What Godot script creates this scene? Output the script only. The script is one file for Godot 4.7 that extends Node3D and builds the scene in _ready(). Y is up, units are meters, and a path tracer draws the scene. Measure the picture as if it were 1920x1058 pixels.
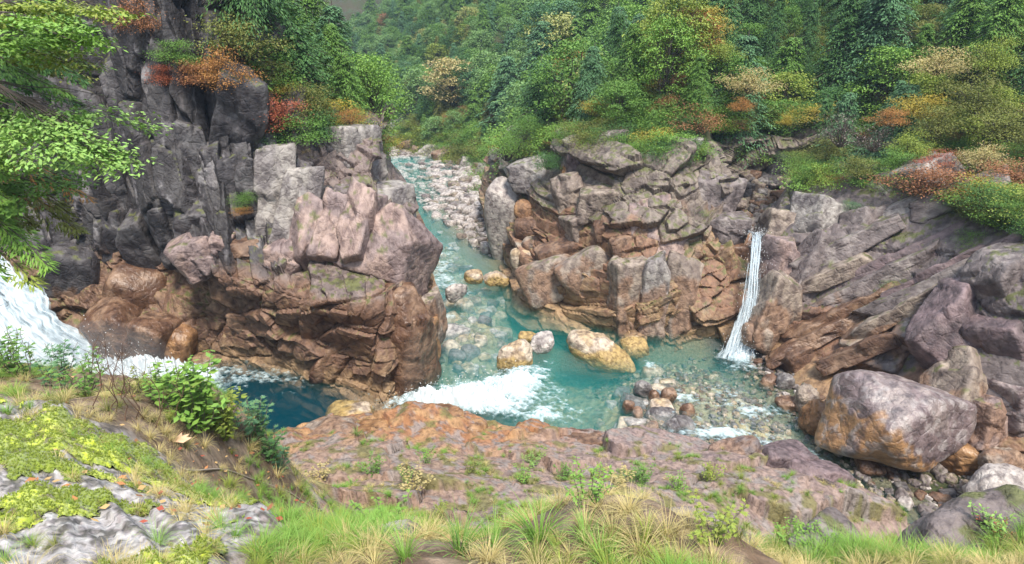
extends Node3D
# A river gorge: cliffs on both sides, a teal pool fed by two falls, a wooded valley behind and a mossy, grassy bank in front.
# y up, water level of the pool y = 0, the viewer stands on the near bank and looks along -z. "d" below is the distance -z.

var rng := RandomNumberGenerator.new()
var ns := FastNoiseLite.new()      # broad fractal noise
var nf := FastNoiseLite.new()      # fine fractal noise
var nr := FastNoiseLite.new()      # ridged noise
var nc := FastNoiseLite.new()      # cells, value
var used := {}
var M := {}
var jx := PackedFloat32Array()
var jy := PackedFloat32Array()
var jv := PackedFloat32Array()
var jt := PackedFloat32Array()
var js := PackedFloat32Array()

func V(x: float, h: float, d: float) -> Vector3:
	return Vector3(x, h, -d)

func _ready():
	set_up()
	make_materials()
	build_ground()
	build_cliffs()
	build_water()
	build_stones()
	build_forest()
	build_shrubs()
	build_near_bank()
	tell_apart()

func set_up():
	rng.seed = 7
	for n in [ns, nf, nr, nc]:
		n.noise_type = FastNoiseLite.TYPE_SIMPLEX_SMOOTH
		n.fractal_type = FastNoiseLite.FRACTAL_FBM
		n.seed = 11
		n.frequency = 1.0
	ns.fractal_octaves = 3
	nf.fractal_octaves = 4
	nr.fractal_type = FastNoiseLite.FRACTAL_RIDGED
	nr.fractal_octaves = 3
	nc.noise_type = FastNoiseLite.TYPE_CELLULAR
	nc.fractal_type = FastNoiseLite.FRACTAL_NONE
	nc.cellular_return_type = FastNoiseLite.RETURN_CELL_VALUE
	nc.cellular_distance_function = FastNoiseLite.DISTANCE_MANHATTAN
	for i in 4096:
		jx.append(rng.randf_range(0.12, 0.88)); jy.append(rng.randf_range(0.12, 0.88)); jv.append(rng.randf_range(-1, 1))
		jt.append(rng.randf_range(-1, 1)); js.append(rng.randf_range(-1, 1))

	var cam := Camera3D.new()
	cam.name = "camera"
	cam.fov = 49.98
	cam.near = 0.1
	cam.far = 600.0
	cam.position = Vector3(0, 10, 0)
	cam.rotation_degrees = Vector3(-22, 0, 0)
	add_child(cam)
	cam.current = true

	var sun := DirectionalLight3D.new()
	sun.name = "overcast_sun"
	sun.light_energy = 0.5
	sun.light_color = Color(1.0, 0.96, 0.9)
	sun.light_angular_distance = 12.0
	sun.rotation_degrees = Vector3(-62, 18, 0)
	sun.shadow_enabled = true
	add_child(sun)

	var sky := ProceduralSkyMaterial.new()
	sky.sky_top_color = Color(0.59, 0.63, 0.69)
	sky.sky_horizon_color = Color(0.62, 0.65, 0.69)
	sky.sky_curve = 0.2
	sky.ground_bottom_color = Color(0.2, 0.22, 0.2)
	sky.ground_horizon_color = Color(0.6, 0.63, 0.62)
	sky.sun_angle_max = 1.0
	var e := Environment.new()
	e.background_mode = Environment.BG_SKY
	e.sky = Sky.new()
	e.sky.sky_material = sky
	e.tonemap_mode = Environment.TONE_MAPPER_LINEAR
	e.tonemap_exposure = 4.1
	e.sdfgi_enabled = true
	e.ssao_enabled = true
	e.ssil_enabled = true
	e.volumetric_fog_enabled = true
	e.volumetric_fog_density = 0.0
	e.fog_enabled = true
	e.fog_density = 0.0008
	e.fog_light_color = Color(0.72, 0.83, 0.95)
	var we := WorldEnvironment.new()
	we.name = "daylight"
	we.environment = e
	add_child(we)

# ---------- naming ----------
func numbered(called: String) -> String:
	var k: int = used.get(called, 0)
	used[called] = k + 1
	return called if k == 0 else "%s_%03d" % [called, k]

func tag(o: Node, label := "", category := "", group := "", kind := ""):
	if label: o.set_meta("label", label)
	if category: o.set_meta("category", category)
	if group: o.set_meta("group", group)
	if kind: o.set_meta("kind", kind)
	return o

func thing(called: String, at: Vector3, label: String, category: String, group := "") -> Node3D:
	var o := Node3D.new()
	o.name = numbered(called)
	add_child(o)
	o.position = at
	tag(o, label, category, group)
	return o

func put(called: String, mesh: Mesh, mat: Material, parent: Node = null) -> MeshInstance3D:
	var o := MeshInstance3D.new()
	o.mesh = mesh
	if mat: o.material_override = mat
	if parent:
		o.name = called
		parent.add_child(o, true)
	else:
		o.name = numbered(called)
		add_child(o)
	return o

func top(called: String, mesh: Mesh, mat: Material, label: String, category: String, group := "", kind := "") -> MeshInstance3D:
	var o := put(called, mesh, mat)
	tag(o, label, category, group, kind)
	return o

# ---------- small maths ----------
func sm(a: float, b: float, x: float) -> float:
	var t := clampf((x - a) / (b - a), 0.0, 1.0)
	return t * t * (3.0 - 2.0 * t)

func lin(pts: Array, x: float) -> float:
	# piecewise linear through [x, y] pairs
	if x <= pts[0][0]: return pts[0][1]
	for i in pts.size() - 1:
		if x < pts[i + 1][0]:
			return lerpf(pts[i][1], pts[i + 1][1], (x - pts[i][0]) / (pts[i + 1][0] - pts[i][0]))
	return pts[-1][1]

func line_dist(pts: PackedVector2Array, p: Vector2) -> float:
	# distance to a polyline, positive on its right-hand side when walking away along it
	var best := 1e9
	var sgn := 1.0
	for i in pts.size() - 1:
		var a := pts[i]
		var ab := pts[i + 1] - a
		var t := clampf((p - a).dot(ab) / ab.length_squared(), 0, 1)
		var q := p - (a + ab * t)
		var l := q.length_squared()
		if l < best - 1e-5:
			best = l
			sgn = 1.0 if ab.x * (p.y - a.y) - ab.y * (p.x - a.x) < 0.0 else -1.0
	return sqrt(best) * sgn

# blocky jointing: each cell of a jittered lattice is a plane, tilted and offset on its own; cracks run between cells
var cell_value := 0.0
var cell_edge := 0.0
func joints(u: float, v: float, seed_: int, square: float) -> float:
	var iu := floori(u)
	var iv := floori(v)
	var f1 := 9.0
	var f2 := 9.0
	var bk := 0
	var bx := 0.0
	var by := 0.0
	for a in range(-1, 2):
		for b in range(-1, 2):
			var k: int = (((iu + a) * 73 + seed_ * 131) & 63) << 6 | (((iv + b) * 29 + seed_ * 17) & 63)
			var dx := u - iu - a - jx[k]
			var dy := v - iv - b - jy[k]
			var ax := absf(dx)
			var ay := absf(dy)
			var m := maxf(ax, ay) + square * minf(ax, ay)
			if m < f1:
				f2 = f1; f1 = m; bk = k; bx = dx; by = dy
			elif m < f2:
				f2 = m
	cell_value = jv[bk]
	cell_edge = f2 - f1
	return jv[bk] + jt[bk] * bx * 1.3 + js[bk] * by * 1.3

func grid_mesh(nu: int, nv: int, pos: PackedVector3Array, col: PackedColorArray, keep := PackedByteArray(), flip := false) -> ArrayMesh:
	var idx := PackedInt32Array()
	for j in nv - 1:
		for i in nu - 1:
			var a := j * nu + i
			if keep.size() and not (keep[a] and keep[a + 1] and keep[a + nu] and keep[a + nu + 1]): continue
			if flip: idx.append_array([a, a + 1, a + nu, a + 1, a + nu + 1, a + nu])
			else: idx.append_array([a, a + nu, a + 1, a + 1, a + nu, a + nu + 1])
	var arr := []
	arr.resize(Mesh.ARRAY_MAX)
	arr[Mesh.ARRAY_VERTEX] = pos
	arr[Mesh.ARRAY_NORMAL] = grid_normals(nu, nv, pos, flip)
	if col.size(): arr[Mesh.ARRAY_COLOR] = col
	arr[Mesh.ARRAY_INDEX] = idx
	var m := ArrayMesh.new()
	m.add_surface_from_arrays(Mesh.PRIMITIVE_TRIANGLES, arr)
	return m

func grid_normals(nu: int, nv: int, pos: PackedVector3Array, flip := false) -> PackedVector3Array:
	var nor := PackedVector3Array()
	nor.resize(nu * nv)
	for j in nv:
		var j0 := maxi(j - 1, 0) * nu
		var j1 := mini(j + 1, nv - 1) * nu
		for i in nu:
			var a := pos[j * nu + mini(i + 1, nu - 1)] - pos[j * nu + maxi(i - 1, 0)]
			var b := pos[j1 + i] - pos[j0 + i]
			var n := a.cross(b)
			nor[j * nu + i] = (-n if flip else n).normalized()
	return nor

func from_st(st: SurfaceTool) -> ArrayMesh:
	st.index()
	st.generate_normals()
	return st.commit()

# ---------- materials ----------
func noise_tex(freq: float, seed_: int, kind: int, octaves: int, ramp: Array, size := 512, normal := false, bump := 4.0) -> NoiseTexture2D:
	var n := FastNoiseLite.new()
	n.seed = seed_
	n.frequency = freq
	n.noise_type = FastNoiseLite.TYPE_SIMPLEX_SMOOTH if kind != 2 else FastNoiseLite.TYPE_CELLULAR
	n.fractal_type = FastNoiseLite.FRACTAL_RIDGED if kind == 1 else FastNoiseLite.FRACTAL_FBM
	n.fractal_octaves = octaves
	n.fractal_gain = 0.62 if octaves > 5 else 0.5
	if kind == 2: n.cellular_return_type = FastNoiseLite.RETURN_DISTANCE2_SUB
	var t := NoiseTexture2D.new()
	t.width = size
	t.height = size
	t.seamless = true
	t.generate_mipmaps = false
	t.noise = n
	t.as_normal_map = normal
	t.bump_strength = bump
	if ramp.size():
		var g := Gradient.new()
		var off := PackedFloat32Array()
		var cs := PackedColorArray()
		for r in ramp:
			off.append(r[0]); cs.append(r[1])
		g.offsets = off
		g.colors = cs
		t.color_ramp = g
	return t

func crack_tex(size: int) -> ImageTexture:
	# fine grain with hairline cracks running through it
	var a := FastNoiseLite.new()
	a.seed = 5
	a.frequency = 0.022
	a.fractal_octaves = 6
	a.fractal_gain = 0.6
	var b := FastNoiseLite.new()
	b.seed = 9
	b.noise_type = FastNoiseLite.TYPE_CELLULAR
	b.fractal_type = FastNoiseLite.FRACTAL_NONE
	b.cellular_return_type = FastNoiseLite.RETURN_DISTANCE2_SUB
	b.frequency = 0.009
	b.domain_warp_enabled = true
	b.domain_warp_amplitude = 40.0
	b.domain_warp_frequency = 0.012
	var ia := a.get_seamless_image(size, size)
	var ib := b.get_seamless_image(size, size, false, false, 0.1, false)
	ia.convert(Image.FORMAT_L8)
	var da := ia.get_data()
	var out := PackedByteArray()
	out.resize(size * size)
	for y in size:
		for x in size:
			var e := ib.get_pixel(x, y).r
			out[y * size + x] = int(clampf(da[y * size + x] * 0.62 + 90.0 * minf(1.0, maxf(0.0, (e - 0.02) * 14.0)), 0.0, 255.0))
	return ImageTexture.create_from_image(Image.create_from_data(size, size, false, Image.FORMAT_L8, out))

func grey(v: float) -> Color:
	return Color(v, v, v)

func rock_material(rough: float, tex_scale: float, lichen: bool) -> StandardMaterial3D:
	var m := StandardMaterial3D.new()
	m.vertex_color_use_as_albedo = true
	m.albedo_texture = M.t_rock
	m.uv1_triplanar = true
	m.uv1_world_triplanar = true
	m.uv1_triplanar_sharpness = 4.0
	m.uv1_scale = Vector3.ONE * tex_scale
	m.roughness = rough
	m.metallic_specular = 0.45
	m.heightmap_enabled = true
	m.heightmap_texture = M.t_bump
	m.heightmap_scale = 3.0
	if lichen:
		m.detail_enabled = true
		m.detail_blend_mode = BaseMaterial3D.BLEND_MODE_MIX
		m.detail_albedo = M.t_lichen
		m.detail_mask = M.t_lichen_mask
	return m

func make_materials():
	M.t_rock = noise_tex(0.008, 3, 0, 8, [[0.0, Color(0.52, 0.50, 0.50)], [0.36, Color(0.76, 0.74, 0.74)], [0.5, Color(0.88, 0.87, 0.86)], [0.65, Color(0.96, 0.95, 0.94)], [1.0, Color(1, 1, 1)]], 1024)
	M.t_bump = crack_tex(1024)
	M.t_grain = noise_tex(0.01, 45, 0, 6, [[0.0, Color(0.55, 0.54, 0.53)], [0.45, Color(0.85, 0.84, 0.83)], [1.0, Color(1, 1, 1)]], 1024)
	M.t_lichen = noise_tex(0.05, 8, 0, 3, [[0.0, Color(0.60, 0.61, 0.62)], [1.0, Color(0.78, 0.78, 0.75)]], 256)
	M.t_lichen_mask = noise_tex(0.03, 21, 0, 7, [[0.0, grey(0)], [0.60, grey(0)], [0.68, grey(0.2)], [1.0, grey(0.3)]], 1024)
	M.rock = rock_material(0.66, 0.35, false)
	M.rock.metallic_specular = 0.5
	M.rock_plain = rock_material(0.75, 0.35, false)
	M.rock_wet = rock_material(0.36, 0.35, false)
	M.stone = rock_material(0.6, 0.5, false)
	M.boulder = rock_material(0.5, 0.35, false)
	M.boulder.metallic_specular = 0.7
	M.near = rock_material(0.85, 0.6, false)
	M.near.heightmap_scale = 1.8
	M.near.albedo_texture = M.t_grain

	var soil := StandardMaterial3D.new()
	soil.vertex_color_use_as_albedo = true
	soil.albedo_texture = noise_tex(0.03, 14, 0, 6, [[0.0, Color(0.4, 0.4, 0.4)], [0.5, Color(0.8, 0.8, 0.8)], [1.0, Color(1, 1, 1)]], 512)
	soil.uv1_triplanar = true
	soil.uv1_world_triplanar = true
	soil.uv1_scale = Vector3.ONE * 0.6
	soil.roughness = 0.95
	soil.heightmap_enabled = true
	soil.heightmap_texture = M.t_bump
	soil.heightmap_scale = 4.0
	M.soil = soil

	var w := StandardMaterial3D.new()
	w.transparency = BaseMaterial3D.TRANSPARENCY_ALPHA
	w.albedo_color = Color(0.20, 0.75, 0.72, 0.02)
	w.roughness = 0.05
	w.metallic_specular = 0.38
	w.normal_enabled = true
	w.normal_texture = noise_tex(0.013, 77, 0, 5, [], 1024, true, 9.0)
	w.normal_scale = 0.9
	w.uv1_triplanar = true
	w.uv1_world_triplanar = true
	w.uv1_scale = Vector3(0.42, 0.42, 0.3)
	M.water = w

	var f := StandardMaterial3D.new()
	f.albedo_color = Color(0.86, 0.89, 0.91)
	f.roughness = 0.5
	f.vertex_color_use_as_albedo = true
	f.transparency = BaseMaterial3D.TRANSPARENCY_ALPHA
	f.backlight_enabled = true
	f.backlight = Color(0.5, 0.55, 0.55)
	M.foam = f

const LEAF := {
	"fresh green": Color(0.20, 0.36, 0.07), "mid green": Color(0.145, 0.28, 0.06), "deep green": Color(0.085, 0.19, 0.06), "blue green": Color(0.12, 0.25, 0.12),
	"yellow green": Color(0.27, 0.34, 0.065), "golden yellow": Color(0.42, 0.33, 0.06), "orange": Color(0.42, 0.21, 0.07), "russet": Color(0.36, 0.17, 0.09),
	"red": Color(0.38, 0.12, 0.07), "ashen": Color(0.30, 0.25, 0.23), "olive": Color(0.20, 0.22, 0.06), "straw": Color(0.50, 0.42, 0.20), "pale green": Color(0.25, 0.42, 0.11), "hazy green": Color(0.20, 0.34, 0.12), "hazy yellow": Color(0.36, 0.38, 0.13),  # last two tints: far foliage lightened, valley haze painted into the leaf colour
}
func leaf_mat(tint: String) -> StandardMaterial3D:
	if not M.has("leaf " + tint):
		var m := StandardMaterial3D.new()
		var c: Color = LEAF[tint]
		m.albedo_color = c.linear_to_srgb()
		m.vertex_color_use_as_albedo = true
		m.roughness = 0.6
		m.metallic_specular = 0.35
		m.backlight_enabled = true
		m.backlight = Color(0.55, 0.6, 0.4)
		M["leaf " + tint] = m
	return M["leaf " + tint]

func plain(called: String, c: Color, rough := 0.9) -> StandardMaterial3D:
	if not M.has(called):
		var m := StandardMaterial3D.new()
		m.albedo_color = c.linear_to_srgb()
		m.roughness = rough
		M[called] = m
	return M[called]

# ---------- ground ----------
var foot_r := PackedVector2Array([Vector2(24, -2), Vector2(16, 7.5), Vector2(13.2, 11.6), Vector2(11.2, 14), Vector2(10.0, 16.5), Vector2(9.6, 19.5), Vector2(9.2, 22), Vector2(6, 22.5), Vector2(2.8, 24.2), Vector2(1.2, 27), Vector2(0.2, 31), Vector2(-0.6, 40), Vector2(-1.6, 46), Vector2(-3.2, 51), Vector2(-8, 58), Vector2(-12, 63), Vector2(-25, 86), Vector2(-48, 122)])
var shore_r := PackedVector2Array([Vector2(24, -4), Vector2(12, 6), Vector2(10.2, 9.6), Vector2(8.9, 11.2), Vector2(8.4, 13.2), Vector2(8.2, 16), Vector2(8.0, 19), Vector2(5, 21), Vector2(2.0, 23), Vector2(-0.4, 27), Vector2(-2.3, 31), Vector2(-4.5, 36), Vector2(-7.6, 44), Vector2(-11.8, 53), Vector2(-17.5, 62), Vector2(-31, 86), Vector2(-54, 122)])
var foot_l := PackedVector2Array([Vector2(-30, -4), Vector2(-24, 10), Vector2(-20, 17.5), Vector2(-14.5, 20.2), Vector2(-10.2, 20.0), Vector2(-6.6, 20.4), Vector2(-4.9, 21.4), Vector2(-5.2, 25), Vector2(-7.4, 31), Vector2(-12, 43), Vector2(-19, 58), Vector2(-34, 84), Vector2(-58, 120)])

func bed(x: float, d: float) -> float:
	var s := 0.0
	var t := 0.35
	var h := -1.5 * 0.35
	for q in [[-8.0, 15.8, 2.6, -2.6], [-12.0, 15.0, 2.2, -1.8], [1.5, 21.0, 2.2, -2.2], [-0.5, 17.6, 1.8, -1.3], [2.2, 16.0, 1.6, -1.5], [5.2, 15.6, 1.9, -0.28], [6.4, 13.4, 1.6, -0.15], [6.5, 18.0, 1.6, -0.7], [-2.0, 20.5, 1.4, -0.55], [-1.6, 24.0, 1.6, -0.45], [-3.0, 30.0, 2.6, -0.35], [-6.0, 36.0, 2.4, -1.3], [-9.0, 46.0, 4.0, -0.4], [-4.2, 14.8, 0.9, -0.5]]:
		var r2: float = ((x - q[0]) * (x - q[0]) + (d - q[1]) * (d - q[1])) / (q[2] * q[2])
		var wt := exp(-r2)
		h += wt * q[3]
		t += wt
	var sh := minf(1.0, exp(-((x - 5.6) * (x - 5.6) / 5.5 + (d - 14.6) * (d - 14.6) / 7.0)) * 1.7)
	h = lerpf(h / t, -0.24 - 0.10 * sm(15.0, 17.0, d), sh)
	sh = minf(1.0, exp(-((x + 1.6) * (x + 1.6) / 2.2 + (d - 20.6) * (d - 20.6) / 3.0)) * 1.3)
	h = lerpf(h, -0.42, sh)
	return h - 0.03 * clampf(d - 30.0, 0.0, 60.0) + 0.06 * ns.get_noise_2d(x * 0.9, d * 0.9)

func near_h(x: float, d: float) -> float:
	# the bank the viewer stands on
	var edge := lin([[-14, 11.4], [-9, 12.4], [-6, 13.7], [-4.2, 14.6], [-2.8, 14.9], [-0.9, 14.3], [1.4, 13.8], [5, 13.3], [7.0, 12.3], [8.0, 11.3], [9.2, 9.4], [10.4, 7.8], [13, 5.6], [20, 2.0]], x)
	var dd := d * 14.3 / edge
	var h := lin([[-10, 9.6], [0.0, 8.5], [1.5, 8.15], [2.3, 7.7], [2.8, 7.32], [3.6, 6.3], [5.0, 4.6], [6.5, 3.5], [8, 2.72], [9.8, 1.85], [11.5, 1.15], [13.2, 0.66], [14.0, 0.35], [14.5, -0.5], [15.6, -2.6], [18, -6], [40, -40]], dd)
	h -= 0.55 * maxf(0.0, x - 2.6) * sm(2.4, 4.2, d) * sm(10.5, 7.5, d)   # falls away to the right
	h += (0.16 * sin(x * 2.1 + 0.6) + 0.10 * sin(x * 4.7 + d * 2.0)) * sm(1.6, 2.2, d) * sm(5.5, 3.5, d) * sm(-1.2, -0.4, x)   # an uneven brow
	# the mossy outcrop and the bank crest on the left
	var crest := lin([[-10, 9.0], [0, 8.3], [1.5, 8.1], [3.0, 7.62], [4.2, 7.25], [5.2, 6.75], [6.2, 6.2], [7.2, 4.8], [9, 1.6], [11, -1.5], [40, -40]], d - 0.22 * maxf(0.0, -x - 4.0))
	h = lerpf(h, maxf(crest, h), sm(-1.7, -3.3, x + 0.12 * (d - 3.0)))
	return h

func right_h(x: float, d: float) -> float:
	var p := Vector2(x, d)
	var s := line_dist(shore_r, p)
	var f := line_dist(foot_r, p)
	var h := 0.07 * s - 0.05 if s > 0.0 else s * 0.8
	if f > 0.0:
		var hill := f * 0.62 + 0.10 * f * ns.get_noise_2d(x * 0.05, d * 0.05) + minf(f, 8.0) * 0.25 * ns.get_noise_2d(x * 0.16 + 40, d * 0.16)
		var terrace := sm(10.5, 8.0, x) * sm(-3.0, 0.5, x) * sm(40.0, 32.0, d)
		hill += terrace * 4.2 * sm(0.0, 2.2, f)
		hill += sm(8.5, 10.0, x) * sm(26.0, 22.0, d) * 1.2 * sm(0.2, 2.8, f)
		hill += sm(40.0, 55.0, d) * 1.5 * sm(0.0, 2.0, f)
		# the side stream's ravine
		var rv := line_dist(PackedVector2Array([Vector2(8.7, 20.0), Vector2(9.8, 24), Vector2(12.2, 28), Vector2(15, 33)]), p)
		var floor_h := 3.3 + maxf(0.0, d - 21.0) * 0.16
		hill = lerpf(minf(hill, floor_h), hill, sm(0.7, 3.0, absf(rv)))
		h = maxf(h, hill)
	return h - 0.03 * clampf(d - 30.0, 0.0, 60.0)

func left_h(x: float, d: float) -> float:
	var f := line_dist(foot_l, Vector2(x, d))
	f = -f
	if f < 0.0: return f * 2.0 - 0.2
	var h := 3.0 * sm(0, 0.7, f) + 3.4 * sm(0.4, 2.2, f) + 0.30 * f
	h += maxf(0.0, -7.6 - x) * 0.75 * sm(0.0, 3.0, f)
	h += minf(f, 6.0) * 0.18 * ns.get_noise_2d(x * 0.2, d * 0.2 + 30)
	return h

func ground(x: float, z: float) -> float:
	var d := -z
	var h := bed(x, d)
	if d < 18.0 and d > -40.0: h = maxf(h, near_h(x, d))
	h = maxf(h, right_h(x, d))
	h = maxf(h, left_h(x, d))
	return h

func build_ground():
	# far and wide sheet
	var nu := 190
	var nv := 190
	var pos := PackedVector3Array()
	var col := PackedColorArray()
	for j in nv:
		var a := float(j) / (nv - 1)
		var d := -22.0 + 62.0 * a + 130.0 * a * a * a
		for i in nu:
			var b := float(i) / (nu - 1) * 2.0 - 1.0
			var x := 34.0 * b + 76.0 * b * b * b
			var h := ground(x, -d)
			if d > -2.0 and d < 20.0 and x > -9.0 and x < 11.0 and near_h(x, d) > -3.0: h -= 1.3   # the fine sheet of the near bank lies over this
			h += 0.12 * nf.get_noise_2d(x * 0.8, d * 0.8)
			pos.append(V(x, h, d))
			var n := ns.get_noise_2d(x * 0.3, d * 0.3)
			var c := Color(0.10, 0.085, 0.045).lerp(Color(0.07, 0.10, 0.03), sm(-0.3, 0.3, n))
			if h < 2.4 + n and d > 24.0 and d < 80.0 and x < 3.0: c = Color(0.62, 0.58, 0.55).lerp(Color(0.48, 0.44, 0.42), sm(-0.2, 0.2, nf.get_noise_2d(x * 1.3, d * 1.3)))
			if h < 0.0: c = Color(0.30, 0.27, 0.17)
			if x > 7.0 and x < 14.0 and d > 18.0 and d < 29.0 and h < 5.2: c = Color(0.21, 0.17, 0.14).lerp(Color(0.14, 0.12, 0.11), sm(-0.2, 0.2, nf.get_noise_2d(x * 2.0, d * 2.0)))
			col.append(c)
	tag(put("terrain", grid_mesh(nu, nv, pos, col), M.soil), "", "", "", "structure")
	# the river bed, finer
	nu = 260
	nv = 300
	pos = PackedVector3Array()
	col = PackedColorArray()
	for j in nv:
		var d := 8.5 + 40.0 * pow(float(j) / (nv - 1), 1.6)
		for i in nu:
			var x := -17.0 + 27.5 * i / (nu - 1)
			var c1: float = joints(x * 2.1, d * 1.9, 5, 0.7)
			var lump := sm(0.0, 0.5, cell_edge)
			var big := maxf(0.0, ns.get_noise_2d(x * 0.7 + 9, d * 0.6))
			var h := bed(x, d) + 0.02 + lump * (0.05 + 0.16 * big) + 0.03 * nf.get_noise_2d(x * 3, d * 3)
			pos.append(V(x, h, d))
			var t := cell_value
			var c := Color(0.34, 0.30, 0.19).lerp(Color(0.20, 0.19, 0.14), sm(-0.2, 0.9, t))
			if t < -0.55: c = Color(0.44, 0.34, 0.18)
			if t > 0.75: c = Color(0.50, 0.48, 0.40)
			c = c.lerp(Color(0.36, 0.36, 0.22), 0.35)
			col.append(c)
	tag(put("river_bed", grid_mesh(nu, nv, pos, col), M.stone), "", "", "", "structure")

# ---------- cliffs ----------
func cat(a: Vector3, b: Vector3, c: Vector3, d: Vector3, t: float) -> Vector3:
	return b.cubic_interpolate(c, a, d, t)

func loft(st: Array, nu: int, nv: int) -> PackedVector3Array:
	# st: stations, each an array of points from the foot to the top
	var rows: int = st[0].size()
	var mid := []
	for i in nu:
		var f := float(i) / (nu - 1) * (st.size() - 1)
		var k := mini(int(f), st.size() - 2)
		var line := PackedVector3Array()
		for r in rows:
			line.append(cat(st[maxi(k - 1, 0)][r], st[k][r], st[k + 1][r], st[mini(k + 2, st.size() - 1)][r], f - k))
		mid.append(line)
	var pos := PackedVector3Array()
	for j in nv:
		var f := float(j) / (nv - 1) * (rows - 1)
		var k := mini(int(f), rows - 2)
		for i in nu:
			var l: PackedVector3Array = mid[i]
			pos.append(cat(l[maxi(k - 1, 0)], l[k], l[k + 1], l[mini(k + 2, rows - 1)], f - k))
	return pos

func station(xs: Array, hs: Array, ds: Array) -> Array:
	var o := []
	for i in hs.size():
		o.append(V(xs[i] if xs.size() > 1 else xs[0], hs[i], ds[i] if ds.size() > 1 else ds[0]))
	return o

# relief of the three rock masses, in metres along the surface
func relief(which: int, p: Vector3, nrm: Vector3) -> float:
	var w1 := 0.22 * ns.get_noise_3d(p.x * 0.3, p.y * 0.3, p.z * 0.3)
	var s := 0.0
	if which == 0:
		var u := p.x - p.z * 0.33
		var up := sm(2.6, 4.0, p.y) * sm(-5.5, -8.5, p.x)      # columns, high on the left
		var a := joints(u / 0.95 + w1 * 0.5, p.y / 4.6 + w1 + u * 0.1, 1, 0.1)
		var e1 := cell_edge
		var c := joints((u + 0.06 * p.y) / 0.5 + w1, p.y / 1.7, 3, 0.2)
		var e3 := cell_edge
		s = up * (0.42 * a - 0.26 * sm(0.10, 0.0, e1) + 0.15 * c - 0.08 * sm(0.08, 0.0, e3))
		if up < 1.0:
			var b := joints((u + 0.5 * p.y) / 1.6 + w1, (p.y - 0.14 * u) / 0.95 + w1, 2, 0.35)
			var e2 := cell_edge
			var f := joints((u - 0.3 * p.y) / 0.55 + w1, (p.y + 0.1 * u) / 0.36, 4, 0.4)
			s += (1.0 - up) * (0.22 * b - 0.10 * sm(0.06, 0.0, e2) + 0.09 * f - 0.04 * sm(0.08, 0.0, cell_edge))
	elif which == 1:
		var u := p.x - p.z * 0.5
		var q := p.y - 0.42 * u          # beds dipping to the left
		var r := u + 0.42 * p.y
		var a := joints(r / 1.9 + w1, q / 0.95 + w1, 7, 0.3)
		var e1 := cell_edge
		var c := joints(r / 0.7 + w1, q / 0.36 + w1, 8, 0.35)
		s = 0.30 * a - 0.12 * sm(0.06, 0.0, e1) + 0.11 * c - 0.05 * sm(0.08, 0.0, cell_edge)
	else:
		var u := p.x * 0.8 - p.z * 0.3
		var q := p.y * 0.9 - 0.62 * u
		var r := u * 0.85 + 0.6 * p.y - p.z * 0.3
		var a := joints(r / 3.0 + w1 * 0.5, q / 1.1 + w1 * 0.5, 11, 0.2)
		var e1 := cell_edge
		var c := joints(r / 0.9 + w1, q / 0.34 + w1, 12, 0.35)
		s = (0.18 * a - 0.08 * sm(0.05, 0.0, e1) + 0.05 * c - 0.02 * sm(0.08, 0.0, cell_edge)) * (1.0 - 0.4 * nrm.y * nrm.y)
	s += 0.03 * nf.get_noise_3d(p.x * 0.9, p.y * 0.9, p.z * 0.9)
	s += 0.012 * nf.get_noise_3d(p.x * 4.0, p.y * 4.0, p.z * 4.0)
	return s

func rock_color(which: int, p: Vector3, n: Vector3) -> Color:
	var a := ns.get_noise_3d(p.x * 0.35, p.y * 0.35, p.z * 0.35)
	var b := nf.get_noise_3d(p.x * 0.9 + 7, p.y * 0.35, p.z * 0.9)
	var e := nf.get_noise_3d(p.x * 3.1, p.y * 3.1 + 5, p.z * 3.1)
	var c := Color(0.25, 0.22, 0.21)
	var iron := Color(0.27, 0.145, 0.085)
	var ochre := Color(0.38, 0.25, 0.14)
	var line := 2.6
	if which == 0:
		c = Color(0.23, 0.18, 0.165)
		iron = Color(0.19, 0.105, 0.065)
		ochre = Color(0.31, 0.20, 0.115)
		var dark := sm(-5.8, -7.8, p.x + a * 1.5) * sm(3.0, 4.0, p.y + a * 1.2)
		c = c.lerp(Color(0.072, 0.067, 0.074), dark)
		c = c.lerp(Color(0.30, 0.29, 0.305), dark * sm(0.10, 0.26, nf.get_noise_3d(p.x * 1.1 + 3, p.y * 0.22, p.z * 1.1)) * sm(-0.25, 0.1, e) * 0.85)
		line = 3.3
	elif which == 1:
		c = Color(0.25, 0.21, 0.18)
		c = c.lerp(Color(0.46, 0.43, 0.37), sm(1.2, -0.2, p.x + a) * sm(5.5, 2.0, p.y))
		line = 3.6
	elif which == 2:
		c = Color(0.20, 0.17, 0.172)
		line = 1.4
	elif which == 4:
		c = Color(0.30, 0.24, 0.24)
		line = 1.0
	c = c.lerp(Color(c.r * 0.62, c.g * 0.6, c.b * 0.62), 0.85 * sm(0.06, 0.14, -nf.get_noise_3d(p.x * 1.7, p.y * 0.55 + 3, p.z * 1.7)))
	# iron staining, a patchy film that ends in streaks above the flood line
	var st := sm(line + 0.35, line - 0.35, p.y + 1.3 * a + 0.8 * b)
	c = c.lerp(iron.lerp(ochre, sm(-0.25, 0.3, e + a)), 0.85 * st * sm(-0.55, 0.0, b + 0.25))
	# the bleached, ochre band just above the water
	var wl := sm(0.9, 0.45, p.y + 0.6 * b + 0.3 * e)
	c = c.lerp(Color(0.40, 0.28, 0.15), wl * 0.5)
	# moss on ledges
	if n.y > 0.55 and which != 4:
		c = c.lerp(Color(0.12, 0.14, 0.035), 0.8 * sm(0.14, 0.26, e + 0.5 * a) * sm(0.6, 1.4, p.y))
	return c

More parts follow.
